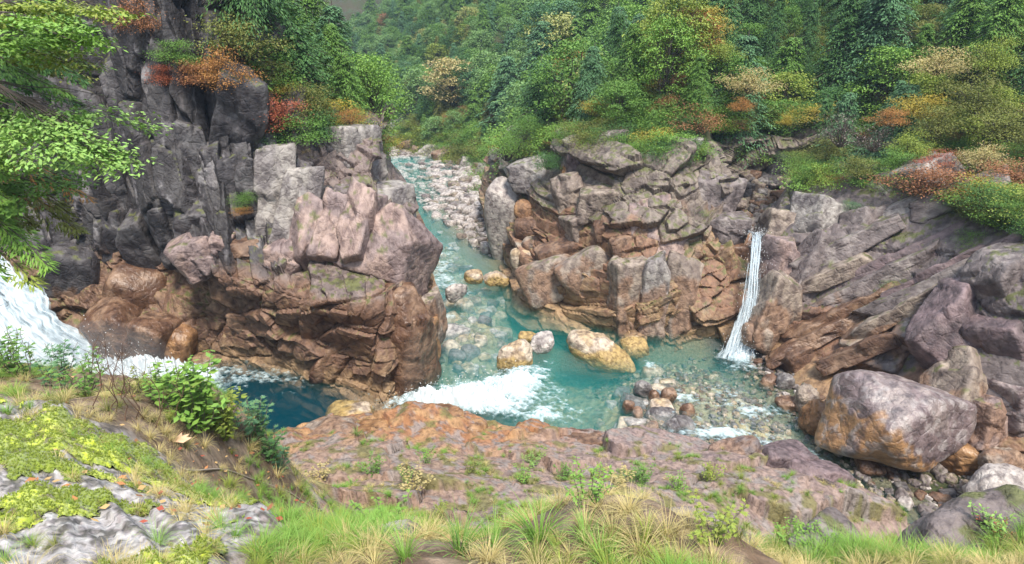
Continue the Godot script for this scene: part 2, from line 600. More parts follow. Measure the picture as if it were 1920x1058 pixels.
func cliff_mesh(which: int, st: Array, nu: int, nv: int) -> ArrayMesh:
	var pos := loft(st, nu, nv)
	var nor := grid_normals(nu, nv, pos)
	for k in pos.size():
		pos[k] += nor[k] * relief(which, pos[k], nor[k])
	nor = grid_normals(nu, nv, pos)
	var col := PackedColorArray()
	for k in pos.size():
		col.append(rock_color(which, pos[k], nor[k]))
	return grid_mesh(nu, nv, pos, col)

func build_cliffs():
	var hu := [-1.8, 0, 1.2, 2.4, 3.6, 5, 6.5, 9, 12, 15]
	var L := [
		station([-20], hu, [15.5, 15.8, 16.2, 16.6, 17.0, 17.4, 17.8, 18.6, 19.6, 22]),
		station([-15.3], hu, [17.0, 17.3, 17.8, 18.4, 18.8, 19.0, 19.2, 19.5, 20.0, 22]),
		station([-13.2], hu, [16.9, 17.2, 17.7, 18.6, 19.1, 19.1, 19.2, 19.3, 19.7, 21.5]),
		station([-11.3], hu, [16.8, 17.1, 17.6, 18.9, 18.8, 18.4, 18.5, 18.7, 19.2, 21]),
		station([-9.5], [-1.8, 0, 1.2, 2.4, 3.4, 4.8, 6.2, 8.2, 11, 13], [17.6, 17.6, 17.8, 17.8, 17.0, 17.3, 17.9, 18.5, 19.4, 21.5]),
		station([-7.7], [-1.8, 0, 1.1, 2.2, 3.3, 4.4, 5.6, 7, 8.2, 9], [17.0, 17.0, 17.0, 16.8, 16.4, 17.2, 18.2, 19.2, 20.8, 24]),
		station([-6.0], [-1.8, 0, 1.1, 2.1, 3.2, 4.0, 4.7, 6.4, 7.2, 7.6], [16.2, 16.2, 16.2, 16.1, 15.9, 17.2, 18.6, 19.6, 21.2, 25]),
		station([-4.6], [-1.8, 0, 1.1, 2.1, 3.1, 3.9, 4.6, 6.2, 6.8, 7.3], [15.6, 15.6, 15.6, 15.5, 15.5, 16.9, 18.6, 19.8, 21.3, 25]),
		station([-3.7, -3.7, -3.7, -3.7, -3.75, -3.85, -4.0, -4.6, -5.0, -6.5], [-1.8, 0, 1.1, 2.1, 3.0, 3.6, 4.3, 5.8, 6.6, 7], [15.3, 15.3, 15.4, 15.5, 15.7, 17, 18.6, 20, 21.5, 25]),
		station([-3.1, -3.1, -3.1, -3.1, -3.2, -3.5, -3.9, -4.6, -5, -7], [-1.8, 0, 1.1, 2.1, 2.8, 3.4, 4.0, 5.4, 6.4, 7], [17, 17, 17, 17, 17.1, 17.8, 19, 20.5, 21.8, 25]),
		station([-2.9, -2.9, -2.95, -3.0, -3.1, -3.4, -3.9, -4.6, -5.2, -7], [-1.8, 0, 1.1, 2.1, 3.0, 3.8, 4.4, 5.2, 6, 7], [20.3, 20.3, 20.3, 20.3, 20.4, 20.8, 21.2, 22, 22.8, 25.5]),
		station([-4.1, -4.1, -4.2, -4.3, -4.5, -4.9, -5.3, -5.9, -6.5, -8.5], [-1.8, 0, 1.2, 2.3, 3.2, 4, 4.7, 5.6, 6.4, 7.2], [26, 26, 26, 26.1, 26.2, 26.4, 26.7, 27, 27.4, 28.5]),
		station([-6.6, -6.6, -6.7, -6.9, -7.1, -7.4, -7.8, -8.3, -8.8, -10.5], [-1.8, 0, 1.2, 2.3, 3.2, 4, 4.7, 5.6, 6.4, 7.2], [33, 33, 33, 33, 33, 33, 33.2, 33.4, 33.6, 34]),
	]
	var bl := thing("rock_bluff", V(-7, 0, 17), "tall dark bluff of jointed columns and brown slabs above the left pool", "cliff")
	part_at(bl, "cliff_face", cliff_mesh(0, L, 640, 340), M.rock)
	left_blocks(bl)
	var hm := [-1.5, 0, 1.2, 2.4, 3.6, 4.8, 5.9, 5.6]
	var C := [
		station([-2.2, -2.1, -2.0, -1.7, -1.2, -0.4, 0.6, 2.6], hm, [36, 36, 36, 36, 36, 36, 36, 36.5]),
		station([-0.7, -0.6, -0.5, -0.3, 0.0, 0.8, 1.6, 3.4], hm, [28, 28, 28.3, 28.7, 29.2, 30, 31, 33]),
		station([-0.2, -0.1, 0.0, 0.2, 0.6, 1.3, 2.2, 3.8], hm, [25.6, 25.6, 25.8, 26.2, 26.8, 27.6, 28.6, 31]),
		station([0.5, 0.5, 0.6, 0.9, 1.3, 1.9, 2.7, 4.2], hm, [22.9, 22.9, 23.3, 24.0, 24.8, 25.6, 26.6, 29.5]),
		station([1.9, 1.9, 2.0, 2.3, 2.6, 3.0, 3.5, 4.8], hm, [21.3, 21.3, 21.6, 22.2, 23.0, 23.8, 24.6, 28]),
		station([3.6, 3.6, 3.6, 3.7, 3.8, 4.0, 4.3, 5.4], hm, [19.9, 19.9, 20.1, 20.6, 21.4, 22.4, 23.4, 27]),
		station([5.2, 5.2, 5.2, 5.2, 5.2, 5.3, 5.5, 6.2], hm, [19.6, 19.6, 19.8, 20.2, 20.9, 21.9, 23.0, 26.5]),
		station([6.6, 6.6, 6.6, 6.6, 6.6, 6.6, 6.7, 7.2], hm, [19.7, 19.7, 19.9, 20.4, 21.1, 22.0, 23.0, 26.5]),
		station([7.7, 7.7, 7.7, 7.7, 7.7, 7.6, 7.5, 7.8], hm, [19.5, 19.5, 19.8, 20.3, 21.4, 22.4, 23.3, 26.5]),
		station([8.3, 8.3, 8.3, 8.3, 8.3, 8.2, 8.0, 8.2], [-1.5, 0, 1.2, 2.3, 3.5, 4.8, 5.8, 5.4], [19.6, 19.6, 20.1, 20.6, 22.4, 22.8, 23.8, 27]),
		station([9.4, 9.4, 9.4, 9.4, 9.0, 8.7, 8.6, 8.8], [-1.5, 0, 1.2, 2.3, 3.4, 4.6, 5.6, 5.4], [20.6, 20.6, 20.6, 20.8, 26.0, 26.3, 26.8, 30]),
		station([11.6, 11.6, 11.6, 11.6, 11.4, 11.2, 11.0, 11.0], [-1.5, 0, 1.2, 2.3, 3.6, 4.8, 5.8, 5.6], [28.5, 28.5, 28.5, 28.6, 28.8, 28.4, 28.2, 32]),
		station([15, 15, 15, 15, 15, 15, 15, 15], [-1.5, 0, 1.2, 2.3, 3.6, 5.0, 6.0, 5.6], [28, 28, 28, 28, 28, 27.6, 27.4, 32]),
	]
	var bm := thing("rock_bluff", V(4, 0, 20), "brown and grey stepped bluff between the gravel bar and the narrow waterfall", "cliff")
	part_at(bm, "cliff_face", cliff_mesh(1, C, 460, 260), M.rock)
	middle_blocks(bm)
	var R := [
		station([12.2, 11.2, 10.6, 10.4, 10.6, 11.2, 12.4, 14.5], [-1, 0, 1.2, 2.4, 3.6, 4.6, 5.2, 5.0], [24.5, 24.4, 24.2, 24.0, 24.0, 24.2, 24.8, 26]),
		station([9.0, 9.0, 9.1, 9.3, 9.6, 10.4, 12.0, 14.8], [-1, 0, 1.2, 2.4, 3.6, 4.4, 5.2, 5.2], [20.8, 20.8, 20.9, 21.0, 21.2, 21.8, 22.8, 24.5]),
		station([8.5, 8.6, 9.0, 9.6, 10.3, 11.4, 13.0, 15.6], [-1, 0, 1.1, 2.2, 3.4, 4.4, 5.4, 5.6], [18.8, 18.8, 19.0, 19.3, 19.7, 20.2, 20.8, 22]),
		station([8.6, 8.8, 9.6, 10.5, 11.5, 12.8, 14.4, 17], [-1, 0, 0.8, 1.9, 3.1, 4.3, 5.4, 5.6], [17.0, 17.1, 17.2, 17.4, 17.7, 18.1, 18.6, 19.6]),
		station([8.7, 9.0, 10.2, 11.2, 12.0, 12.9, 14.4, 17.2], [-1, 0, 0.5, 1.5, 2.8, 4.2, 5.4, 6.0], [14.9, 15.0, 15.2, 15.4, 15.6, 15.9, 16.3, 17]),
		station([9.8, 10.2, 10.9, 11.5, 12.0, 12.6, 14.0, 17.2], [-1, 0, 0.8, 1.9, 3.2, 4.6, 5.6, 6.4], [13.0, 13.1, 13.2, 13.3, 13.5, 13.8, 14.2, 14.8]),
		station([12, 12.2, 12.6, 13.0, 13.4, 13.9, 15.2, 18], [-1, 0, 1, 2.2, 3.6, 5, 6.4, 8.4], [11.2, 11.3, 11.4, 11.5, 11.7, 12, 12.4, 13]),
		station([16, 16.2, 16.6, 17, 17.4, 18, 19, 21], [-1, 0, 1, 2.4, 4, 5.5, 7, 9], [7.5, 7.6, 7.7, 7.8, 8, 8.4, 8.8, 9.4]),
	]
	var br := thing("rock_slope", V(11, 0, 16), "purple grey tilted rock slabs climbing the bank right of the narrow waterfall", "cliff")
	part_at(br, "cliff_face", cliff_mesh(2, R, 420, 260), M.rock)
	right_blocks(br)

func part_at(parent: Node3D, called: String, mesh: Mesh, mat: Material) -> MeshInstance3D:
	# a part whose mesh is given in world coordinates
	var o := put(called, mesh, mat, parent)
	o.position = -parent.position
	return o

# ---------- single rocks: a convex polyhedron with worn edges ----------
var cube_dirs := {}
func directions(n: int) -> Array:
	if not cube_dirs.has(n):
		var dirs := PackedVector3Array()
		var idx := PackedInt32Array()
		var seen := {}
		for f in 6:
			var ax := f >> 1
			var s := 1.0 if f & 1 else -1.0
			var ids := []
			for j in n + 1:
				for i in n + 1:
					var a := tan((2.0 * i / n - 1.0) * PI / 4.0)
					var b := tan((2.0 * j / n - 1.0) * PI / 4.0)
					var v := Vector3(s, a, b * s) if ax == 0 else (Vector3(b * s, s, a) if ax == 1 else Vector3(a, b * s, s))
					v = v.normalized()
					var key := Vector3i((v * 20000.0).round())
					if not seen.has(key):
						seen[key] = dirs.size()
						dirs.append(v)
					ids.append(seen[key])
			for j in n:
				for i in n:
					var k := j * (n + 1) + i
					idx.append_array([ids[k], ids[k + n + 1], ids[k + 1], ids[k + 1], ids[k + n + 1], ids[k + n + 2]])
		cube_dirs[n] = [dirs, idx]
	return cube_dirs[n]

func rock_mesh(sd: int, half: Vector3, cuts: int, sharp: float, rough: float, n: int, xf: Transform3D, style: int) -> ArrayMesh:
	var g := RandomNumberGenerator.new()
	g.seed = sd * 7919 + 13
	var planes := PackedVector3Array()
	for ax in 3:
		for s in [-1.0, 1.0]:
			var v := Vector3.ZERO
			v[ax] = s
			v += Vector3(g.randf_range(-0.16, 0.16), g.randf_range(-0.16, 0.16), g.randf_range(-0.16, 0.16))
			planes.append(v.normalized() / g.randf_range(0.86, 1.0))
	for k in cuts:
		var v := Vector3(g.randf_range(-1, 1), g.randf_range(-1, 1), g.randf_range(-1, 1)).normalized()
		planes.append(v / g.randf_range(0.88, 1.18))
	var di := directions(n)
	var dirs: PackedVector3Array = di[0]
	var pos := PackedVector3Array()
	pos.resize(dirs.size())
	var off := Vector3(g.randf_range(-50, 50), g.randf_range(-50, 50), g.randf_range(-50, 50))
	var big := (half.x + half.y + half.z) / 3.0
	for k in dirs.size():
		var v := dirs[k]
		var t := 0.0
		for q in planes:
			var c := v.dot(q)
			if c > 0.0: t += pow(c, sharp)
		var p := v * pow(t, -1.0 / sharp) * half
		var o := p / big + off
		p += v * big * rough * (nf.get_noise_3d(o.x * 0.7, o.y * 0.7, o.z * 0.7) + 0.25 * nf.get_noise_3d(o.x * 3.5, o.y * 3.5, o.z * 3.5))
		if sharp > 18.0:   # fresh breaks along joints
			var j := joints((p.x + 0.4 * p.z) / 0.75 + off.x, (p.y + 0.3 * p.x - 0.3 * p.z) / 0.6 + off.y, 3, 0.3)
			p += v * (0.055 * j - 0.03 * sm(0.07, 0.0, cell_edge))
		pos[k] = p
	return shell(pos, di[1], xf, style)

func shell(pos: PackedVector3Array, idx: PackedInt32Array, xf: Transform3D, style: int) -> ArrayMesh:
	var nor := PackedVector3Array()
	nor.resize(pos.size())
	for k in range(0, idx.size(), 3):
		var a := pos[idx[k]]
		var b := pos[idx[k + 1]]
		var c := pos[idx[k + 2]]
		var m := (c - a).cross(b - a)
		nor[idx[k]] += m
		nor[idx[k + 1]] += m
		nor[idx[k + 2]] += m
	var col := PackedColorArray()
	for k in pos.size():
		nor[k] = nor[k].normalized()
		col.append(block_color(style, xf * pos[k], xf.basis * nor[k]))
	var arr := []
	arr.resize(Mesh.ARRAY_MAX)
	arr[Mesh.ARRAY_VERTEX] = pos
	arr[Mesh.ARRAY_NORMAL] = nor
	arr[Mesh.ARRAY_COLOR] = col
	arr[Mesh.ARRAY_INDEX] = idx
	var m := ArrayMesh.new()
	m.add_surface_from_arrays(Mesh.PRIMITIVE_TRIANGLES, arr)
	return m

const STYLE := [
	[Color(0.20, 0.17, 0.17), Color(0.29, 0.255, 0.25)],   # 0 grey purple
	[Color(0.40, 0.30, 0.27), Color(0.30, 0.235, 0.23)],    # 1 pinkish slab
	[Color(0.18, 0.105, 0.068), Color(0.29, 0.19, 0.13)],     # 2 iron brown
	[Color(0.066, 0.061, 0.068), Color(0.14, 0.134, 0.142)],   # 3 dark column
	[Color(0.40, 0.38, 0.36), Color(0.27, 0.25, 0.25)],     # 4 pale, lichened
	[Color(0.62, 0.53, 0.42), Color(0.52, 0.40, 0.26)],     # 5 cream river boulder
	[Color(0.38, 0.22, 0.11), Color(0.28, 0.155, 0.08)],     # 6 ochre, wet
	[Color(0.21, 0.16, 0.165), Color(0.31, 0.255, 0.25)],     # 7 purple boulder
	[Color(0.37, 0.31, 0.26), Color(0.27, 0.22, 0.19)],     # 8 tan grey
	[Color(0.15, 0.14, 0.145), Color(0.26, 0.25, 0.25)],    # 9 dark river stone
	[Color(0.56, 0.52, 0.495), Color(0.46, 0.425, 0.41)],     # 10 pale gravel
	[Color(0.24, 0.18, 0.19), Color(0.17, 0.13, 0.14)],     # 11 purple ledge rock
]
func block_color(style: int, p: Vector3, n: Vector3) -> Color:
	var a := ns.get_noise_3d(p.x * 0.8, p.y * 0.8, p.z * 0.8)
	var b := nf.get_noise_3d(p.x * 1.1 + 7, p.y * 0.5, p.z * 1.1)
	var c: Color = STYLE[style][0].lerp(STYLE[style][1], sm(-0.06, 0.14, a * 0.6 + b))
	c = c.lerp(Color(c.r * 0.7, c.g * 0.68, c.b * 0.7), 0.8 * sm(0.10, 0.16, nf.get_noise_3d(p.x * 2.4, p.y * 1.0 + 3, p.z * 2.4)))
	if style == 7:
		# an ochre skirt, cleanly edged, where floods have worn the boulder
		c = c.lerp(Color(0.42, 0.23, 0.09), sm(0.12, -0.12, p.y - 1.2 - 0.7 * a - 0.45 * nf.get_noise_3d(p.x * 2.2, p.y * 1.3, p.z * 2.2) + 0.5 * (p.x - 9.3)) * sm(-0.55, -0.2, b + 0.2) * 0.85)
		c = c.lerp(Color(0.40, 0.37, 0.37), 0.6 * sm(0.16, 0.24, nf.get_noise_3d(p.x * 3.0 + 4, p.y * 3.0, p.z * 3.0)))
	elif style in [0, 1, 3, 4, 8]:
		c = c.lerp(Color(0.33, 0.19, 0.11), 0.6 * sm(0.15, -0.15, p.y - 1.9 - 1.4 * a) * sm(-0.2, 0.05, b + 0.1))
		if n.y > 0.6: c = c.lerp(Color(0.13, 0.15, 0.04), 0.8 * sm(0.20, 0.30, nf.get_noise_3d(p.x * 2.6, p.y * 2.6, p.z * 2.6 + 9)) * sm(1.0, 2.0, p.y))
	elif style == 5:
		c = c.lerp(Color(0.46, 0.33, 0.14), sm(0.08, -0.04, p.y - 0.25 - 0.35 * a))
	return c

var seat := Vector3(0.0, -0.05, -0.38)
func block(parent: Node3D, called: String, at: Vector3, wh: Vector2, thick: float, turn: Vector3, style: int, sharp := 22.0, rough := 0.10, cuts := 7, wet := false) -> MeshInstance3D:
	at += seat * thick   # seated in the face
	var xf := Transform3D(Basis.from_euler(turn * PI / 180.0), at)
	var sd := int(absf(at.x * 131.0 + at.y * 71.0 + at.z * 37.0) * 10.0)
	var o := put(called, rock_mesh(sd, Vector3(wh.x, wh.y, thick) * 0.54, cuts, sharp * 2.4 if sharp > 12.0 else sharp * 0.8, rough * 0.7, 22, xf, style), M.rock_wet if wet else M.rock, parent)
	o.transform = Transform3D(xf.basis, at - parent.position)
	return o

func blocks(parent: Node3D, list: Array):
	# name, centre, (width, height), thickness, turn in degrees, style, sharpness, roughness, cuts, wet
	for b in list:
		block(parent, b[0], b[1], b[2], b[3], b[4], b[5], b[6] if b.size() > 6 else 22.0, b[7] if b.size() > 7 else 0.10, b[8] if b.size() > 8 else 7, b[9] if b.size() > 9 else false)

func left_blocks(t: Node3D):
	blocks(t, [
		# the shoulder of pale slabs
		["slab", Vector3(-6.17, 4.36, -17.20), Vector2(1.03, 2.26), 1.7, Vector3(-38, 12, -20), 1, 34.0, 0.05, 3],
		["slab", Vector3(-5.34, 4.47, -17.00), Vector2(0.94, 2.15), 1.9, Vector3(-40, 8, -16), 1, 34.0, 0.05, 3],
		["slab", Vector3(-4.60, 4.44, -16.80), Vector2(0.86, 2.09), 2.0, Vector3(-40, 4, -13), 1, 34.0, 0.05, 3],
		["slab", Vector3(-3.70, 3.86, -16.90), Vector2(1.83, 2.14), 2.3, Vector3(-36, -14, -10), 1, 34.0, 0.05, 3],
		["slab", Vector3(-7.30, 5.42, -18.00), Vector2(1.13, 3.16), 1.0, Vector3(-8, 22, -4), 4, 34.0, 0.05, 4],
		["slab", Vector3(-6.51, 5.00, -17.70), Vector2(1.16, 2.83), 1.0, Vector3(-10, 15, -12), 4, 34.0, 0.05, 4],
		["slab", Vector3(-6.89, 3.84, -16.90), Vector2(1.10, 1.18), 1.1, Vector3(10, 12, 6), 1],
		["block", Vector3(-6.36, 6.00, -20.00), Vector2(1.24, 2.13), 1.4, Vector3(0, 12, 3), 3, 26.0, 0.06],
		["block", Vector3(-5.50, 6.12, -20.20), Vector2(1.39, 2.34), 1.8, Vector3(2, -32, 5), 4, 30.0, 0.05, 6],
		["block", Vector3(-6.28, 5.25, -19.00), Vector2(1.12, 0.76), 0.9, Vector3(-6, 8, -4), 3],
		["block", Vector3(-5.28, 5.29, -18.60), Vector2(0.91, 0.63), 0.8, Vector3(4, 10, 3), 0],
		["block", Vector3(-4.66, 4.73, -19.00), Vector2(0.76, 1.06), 1.0, Vector3(0, -14, 2), 1],
		["block", Vector3(-4.36, 4.41, -20.00), Vector2(1.09, 1.87), 1.6, Vector3(0, -28, 1), 4, 24.0, 0.06],
		# blocks hanging under the columns
		["hanging_block", Vector3(-9.51, 3.84, -16.70), Vector2(1.16, 1.27), 1.1, Vector3(8, 20, 12), 1, 30.0, 0.05, 8],
		["block", Vector3(-8.69, 4.29, -16.90), Vector2(0.69, 0.76), 0.8, Vector3(0, 15, -14), 1],
		["block", Vector3(-8.30, 3.93, -17.00), Vector2(1.33, 0.93), 0.9, Vector3(0, 8, -6), 2],
		["block", Vector3(-9.64, 4.70, -17.60), Vector2(1.29, 1.44), 0.9, Vector3(14, 18, -18), 3],
		["block", Vector3(-10.50, 10.12, -19.40), Vector2(1.08, 1.24), 1.3, Vector3(10, 15, -12), 3],
		["block", Vector3(-10.68, 9.04, -19.20), Vector2(0.88, 1.06), 1.0, Vector3(4, 25, 6), 3],
		["column", Vector3(-8.40, 7.56, -18.60), Vector2(1.44, 2.97), 1.2, Vector3(18, 14, -24), 3, 28.0, 0.05],
		["column", Vector3(-11.85, 7.76, -18.90), Vector2(0.73, 3.47), 0.9, Vector3(2, 18, 2), 3],
		["column", Vector3(-11.38, 6.44, -18.60), Vector2(0.65, 3.11), 0.8, Vector3(2, 24, -2), 3],
		["column", Vector3(-10.54, 7.15, -18.70), Vector2(0.72, 3.51), 0.9, Vector3(4, 12, 3), 3],
		["column", Vector3(-9.78, 6.34, -18.30), Vector2(0.97, 2.75), 0.9, Vector3(2, 22, -3), 3],
		["column", Vector3(-9.14, 5.89, -18.10), Vector2(0.58, 2.46), 0.7, Vector3(3, 10, -2), 3],
		["column", Vector3(-8.63, 5.67, -18.00), Vector2(0.64, 2.30), 0.8, Vector3(4, 28, 2), 3],
		["column", Vector3(-8.02, 5.45, -17.90), Vector2(0.73, 2.47), 0.8, Vector3(3, 14, -3), 3],
		["column", Vector3(-12.97, 6.41, -19.20), Vector2(0.71, 4.04), 0.9, Vector3(4, 18, 3), 3],
		["column", Vector3(-13.19, 3.65, -19.10), Vector2(1.06, 2.33), 1.0, Vector3(14, 16, 10), 3],
		["column", Vector3(-12.26, 3.48, -18.90), Vector2(1.09, 2.60), 1.0, Vector3(14, 10, 8), 3],
		["column", Vector3(-10.85, 4.26, -17.90), Vector2(0.62, 1.91), 0.8, Vector3(10, 14, 6), 3],
		# the brown lower wall
		["block", Vector3(-4.35, 2.26, -15.90), Vector2(1.24, 1.81), 0.9, Vector3(6, 10, 8), 2, 26.0, 0.08, 6, true],
		["block", Vector3(-3.30, 1.44, -15.80), Vector2(1.57, 3.47), 1.5, Vector3(10, -18, -4), 2, 24.0, 0.06, 6, true],
		["block", Vector3(-5.76, 2.15, -16.40), Vector2(1.28, 1.42), 0.9, Vector3(-4, 14, -14), 2, 26.0, 0.08, 6, true],
		["block", Vector3(-6.86, 2.67, -16.80), Vector2(1.13, 1.06), 0.8, Vector3(2, 10, 6), 2, 26.0, 0.08, 6, true],
		["block", Vector3(-8.63, 2.77, -17.30), Vector2(1.40, 1.16), 0.8, Vector3(0, 8, -4), 2, 26.0, 0.08, 6, true],
		["block", Vector3(-5.44, 0.85, -16.20), Vector2(1.13, 1.39), 0.8, Vector3(4, 18, -26), 2, 26.0, 0.08, 6, true],
		["block", Vector3(-6.79, 1.41, -16.80), Vector2(1.00, 1.11), 0.7, Vector3(0, 12, -10), 2, 26.0, 0.08, 6, true],
		["block", Vector3(-8.44, 1.39, -17.40), Vector2(1.19, 0.95), 0.7, Vector3(0, 10, -8), 2, 26.0, 0.08, 6, true],
		["block", Vector3(-2.70, 1.29, -17.60), Vector2(0.64, 2.11), 1.2, Vector3(2, -20, 0), 8],
		["block", Vector3(-2.66, 0.82, -17.20), Vector2(0.47, 1.54), 0.9, Vector3(2, -10, 0), 6],
		# worn, rounded rock at the foot of the fall
		["worn_rock", Vector3(-12.74, 1.11, -17.20), Vector2(1.70, 2.10), 1.5, Vector3(10, 10, 20), 2, 9.0, 0.14, 6, true],
		["worn_rock", Vector3(-11.54, 1.02, -17.00), Vector2(1.18, 1.70), 1.3, Vector3(10, -6, -14), 2, 9.0, 0.14, 6, true],
		["worn_rock", Vector3(-10.88, 0.81, -17.10), Vector2(1.02, 1.48), 1.2, Vector3(0, 6, -20), 6, 6.0, 0.12, 4, true],
		["worn_rock", Vector3(-12.72, 1.87, -18.20), Vector2(1.93, 1.92), 1.2, Vector3(18, 6, -24), 2, 8.0, 0.12, 4, true],
		["worn_rock", Vector3(-14.67, 2.64, -18.40), Vector2(1.75, 2.45), 1.4, Vector3(10, 6, -34), 3, 10.0, 0.12, 5],
	])

func middle_blocks(t: Node3D):
	blocks(t, [
		["worn_rock", Vector3(0.59, 2.84, -25.80), Vector2(0.93, 1.07), 0.9, Vector3(0, -20, 0), 6, 5.0, 0.1, 4],
		["worn_rock", Vector3(0.95, 2.30, -25.00), Vector2(1.68, 0.96), 1.1, Vector3(0, -14, 4), 2, 7.0, 0.1, 4],
		["worn_rock", Vector3(1.02, 1.73, -24.40), Vector2(1.36, 0.86), 1.0, Vector3(0, -10, 6), 8, 6.0, 0.1, 4],
		["worn_rock", Vector3(0.53, 1.12, -24.20), Vector2(0.97, 1.09), 1.0, Vector3(0, -12, 0), 5, 5.0, 0.1, 4],
		["worn_rock", Vector3(1.45, 1.38, -23.80), Vector2(1.12, 0.83), 1.0, Vector3(0, -10, 14), 8, 6.0, 0.1, 4],
		["worn_rock", Vector3(-0.42, 1.62, -27.60), Vector2(1.44, 4.09), 1.6, Vector3(8, -24, -10), 10, 9.0, 0.06, 4],
		["slab", Vector3(1.63, 1.13, -21.90), Vector2(2.77, 1.71), 1.5, Vector3(-6, 4, 24), 8, 10.0, 0.07, 5],
		["slab", Vector3(3.02, 1.41, -21.20), Vector2(2.01, 2.26), 1.3, Vector3(-4, 6, 34), 8, 12.0, 0.08, 5],
		["slab", Vector3(2.33, 1.82, -22.60), Vector2(2.54, 1.46), 1.2, Vector3(-4, 6, 22), 2, 14.0, 0.08],
		["block", Vector3(4.23, 1.21, -20.00), Vector2(1.35, 2.99), 1.3, Vector3(-6, 16, 5), 8, 18.0, 0.07],
		["block", Vector3(5.14, 1.40, -19.90), Vector2(1.11, 3.08), 1.3, Vector3(-6, -6, -4), 4, 20.0, 0.07],
		["block", Vector3(6.12, 1.30, -20.00), Vector2(1.29, 2.89), 1.2, Vector3(-6, -14, -6), 8, 20.0, 0.07],
		["block", Vector3(6.88, 0.77, -20.00), Vector2(1.16, 1.87), 1.2, Vector3(-4, -12, -8), 8, 16.0, 0.08],
		["block", Vector3(4.32, 2.69, -20.90), Vector2(1.31, 1.44), 1.2, Vector3(-10, 10, 12), 2],
		["block", Vector3(5.67, 3.00, -20.90), Vector2(1.84, 1.42), 1.3, Vector3(-14, -6, -8), 1],
		["block", Vector3(5.32, 3.80, -21.60), Vector2(1.97, 1.23), 1.3, Vector3(-16, 4, 10), 1],
		["block", Vector3(3.85, 3.38, -21.80), Vector2(1.50, 1.15), 1.2, Vector3(-8, 8, 14), 2],
		["block", Vector3(2.77, 3.00, -22.80), Vector2(1.36, 1.35), 1.2, Vector3(-6, 10, 16), 8],
		["block", Vector3(3.62, 4.15, -22.60), Vector2(2.14, 1.04), 1.3, Vector3(4, 6, 10), 8, 24.0, 0.07],
		["block", Vector3(2.35, 4.16, -23.80), Vector2(1.28, 1.53), 1.2, Vector3(0, 14, 12), 8],
		["block", Vector3(2.69, 5.38, -25.20), Vector2(1.04, 1.50), 1.1, Vector3(0, 10, 4), 7],
		["block", Vector3(4.03, 5.87, -25.00), Vector2(1.44, 1.30), 1.3, Vector3(-10, 6, 8), 7],
		["block", Vector3(4.44, 4.81, -23.80), Vector2(1.69, 1.50), 1.3, Vector3(-10, 4, 12), 0],
		["block", Vector3(5.77, 4.47, -23.00), Vector2(1.65, 1.26), 1.2, Vector3(-8, -6, -4), 0],
		["block", Vector3(6.85, 5.67, -23.60), Vector2(0.87, 1.40), 1.0, Vector3(-4, -20, -10), 4],
		["block", Vector3(0.84, 4.17, -27.00), Vector2(1.68, 1.57), 1.4, Vector3(0, -10, 10), 4],
		["block", Vector3(7.68, 4.15, -22.20), Vector2(1.91, 2.27), 1.4, Vector3(-8, -10, -20), 0],
		["block", Vector3(8.02, 3.35, -21.40), Vector2(1.48, 1.23), 1.4, Vector3(-4, -8, 6), 0, 18.0, 0.08],
		["worn_rock", Vector3(7.74, 2.53, -21.20), Vector2(2.01, 0.94), 1.3, Vector3(0, -4, 2), 2, 10.0, 0.1, 5, true],
		["worn_rock", Vector3(8.16, 1.76, -20.80), Vector2(1.34, 1.00), 1.2, Vector3(0, -6, 8), 6, 7.0, 0.1, 4, true],
		["worn_rock", Vector3(7.28, 1.50, -20.60), Vector2(1.21, 1.38), 1.1, Vector3(0, -6, -6), 8, 9.0, 0.1, 5],
		["worn_rock", Vector3(7.83, 0.69, -20.20), Vector2(0.98, 1.66), 1.1, Vector3(0, -10, -6), 8, 9.0, 0.1, 5, true],
		["worn_rock", Vector3(8.14, 0.80, -20.00), Vector2(0.70, 1.60), 0.9, Vector3(0, -10, -12), 6, 7.0, 0.1, 4, true],
		["block", Vector3(11.65, 3.23, -27.60), Vector2(1.98, 1.77), 1.4, Vector3(0, 4, 4), 3],
		["block", Vector3(13.00, 4.27, -28.00), Vector2(2.23, 1.99), 1.6, Vector3(0, 2, -8), 3],
	])

func bed_slab(t: Node3D, a: Vector3, b: Vector3, height: float, thick: float, style: int, wet := false):
	# a long bed of rock lying along a-b, its upper face tipped back into the slope
	var x := (b - a).normalized()
	var z := x.cross(Vector3(0.05, 1.0, -0.25)).normalized()
	if z.z < 0.0: z = -z
	var y := z.cross(x).normalized()
	var at := (a + b) * 0.5 - z * thick * 0.05 + y * 0.15
	var xf := Transform3D(Basis(x, y, z), at)
	var sd := int(absf(at.x * 131.0 + at.y * 71.0 + at.z * 37.0) * 10.0)
	var o := put("bed_slab", rock_mesh(sd, Vector3(a.distance_to(b), height, thick) * 0.54, 5, 60.0, 0.05, 26, xf, style), M.rock_wet if wet else M.rock, t)
	o.transform = Transform3D(xf.basis, at - t.position)

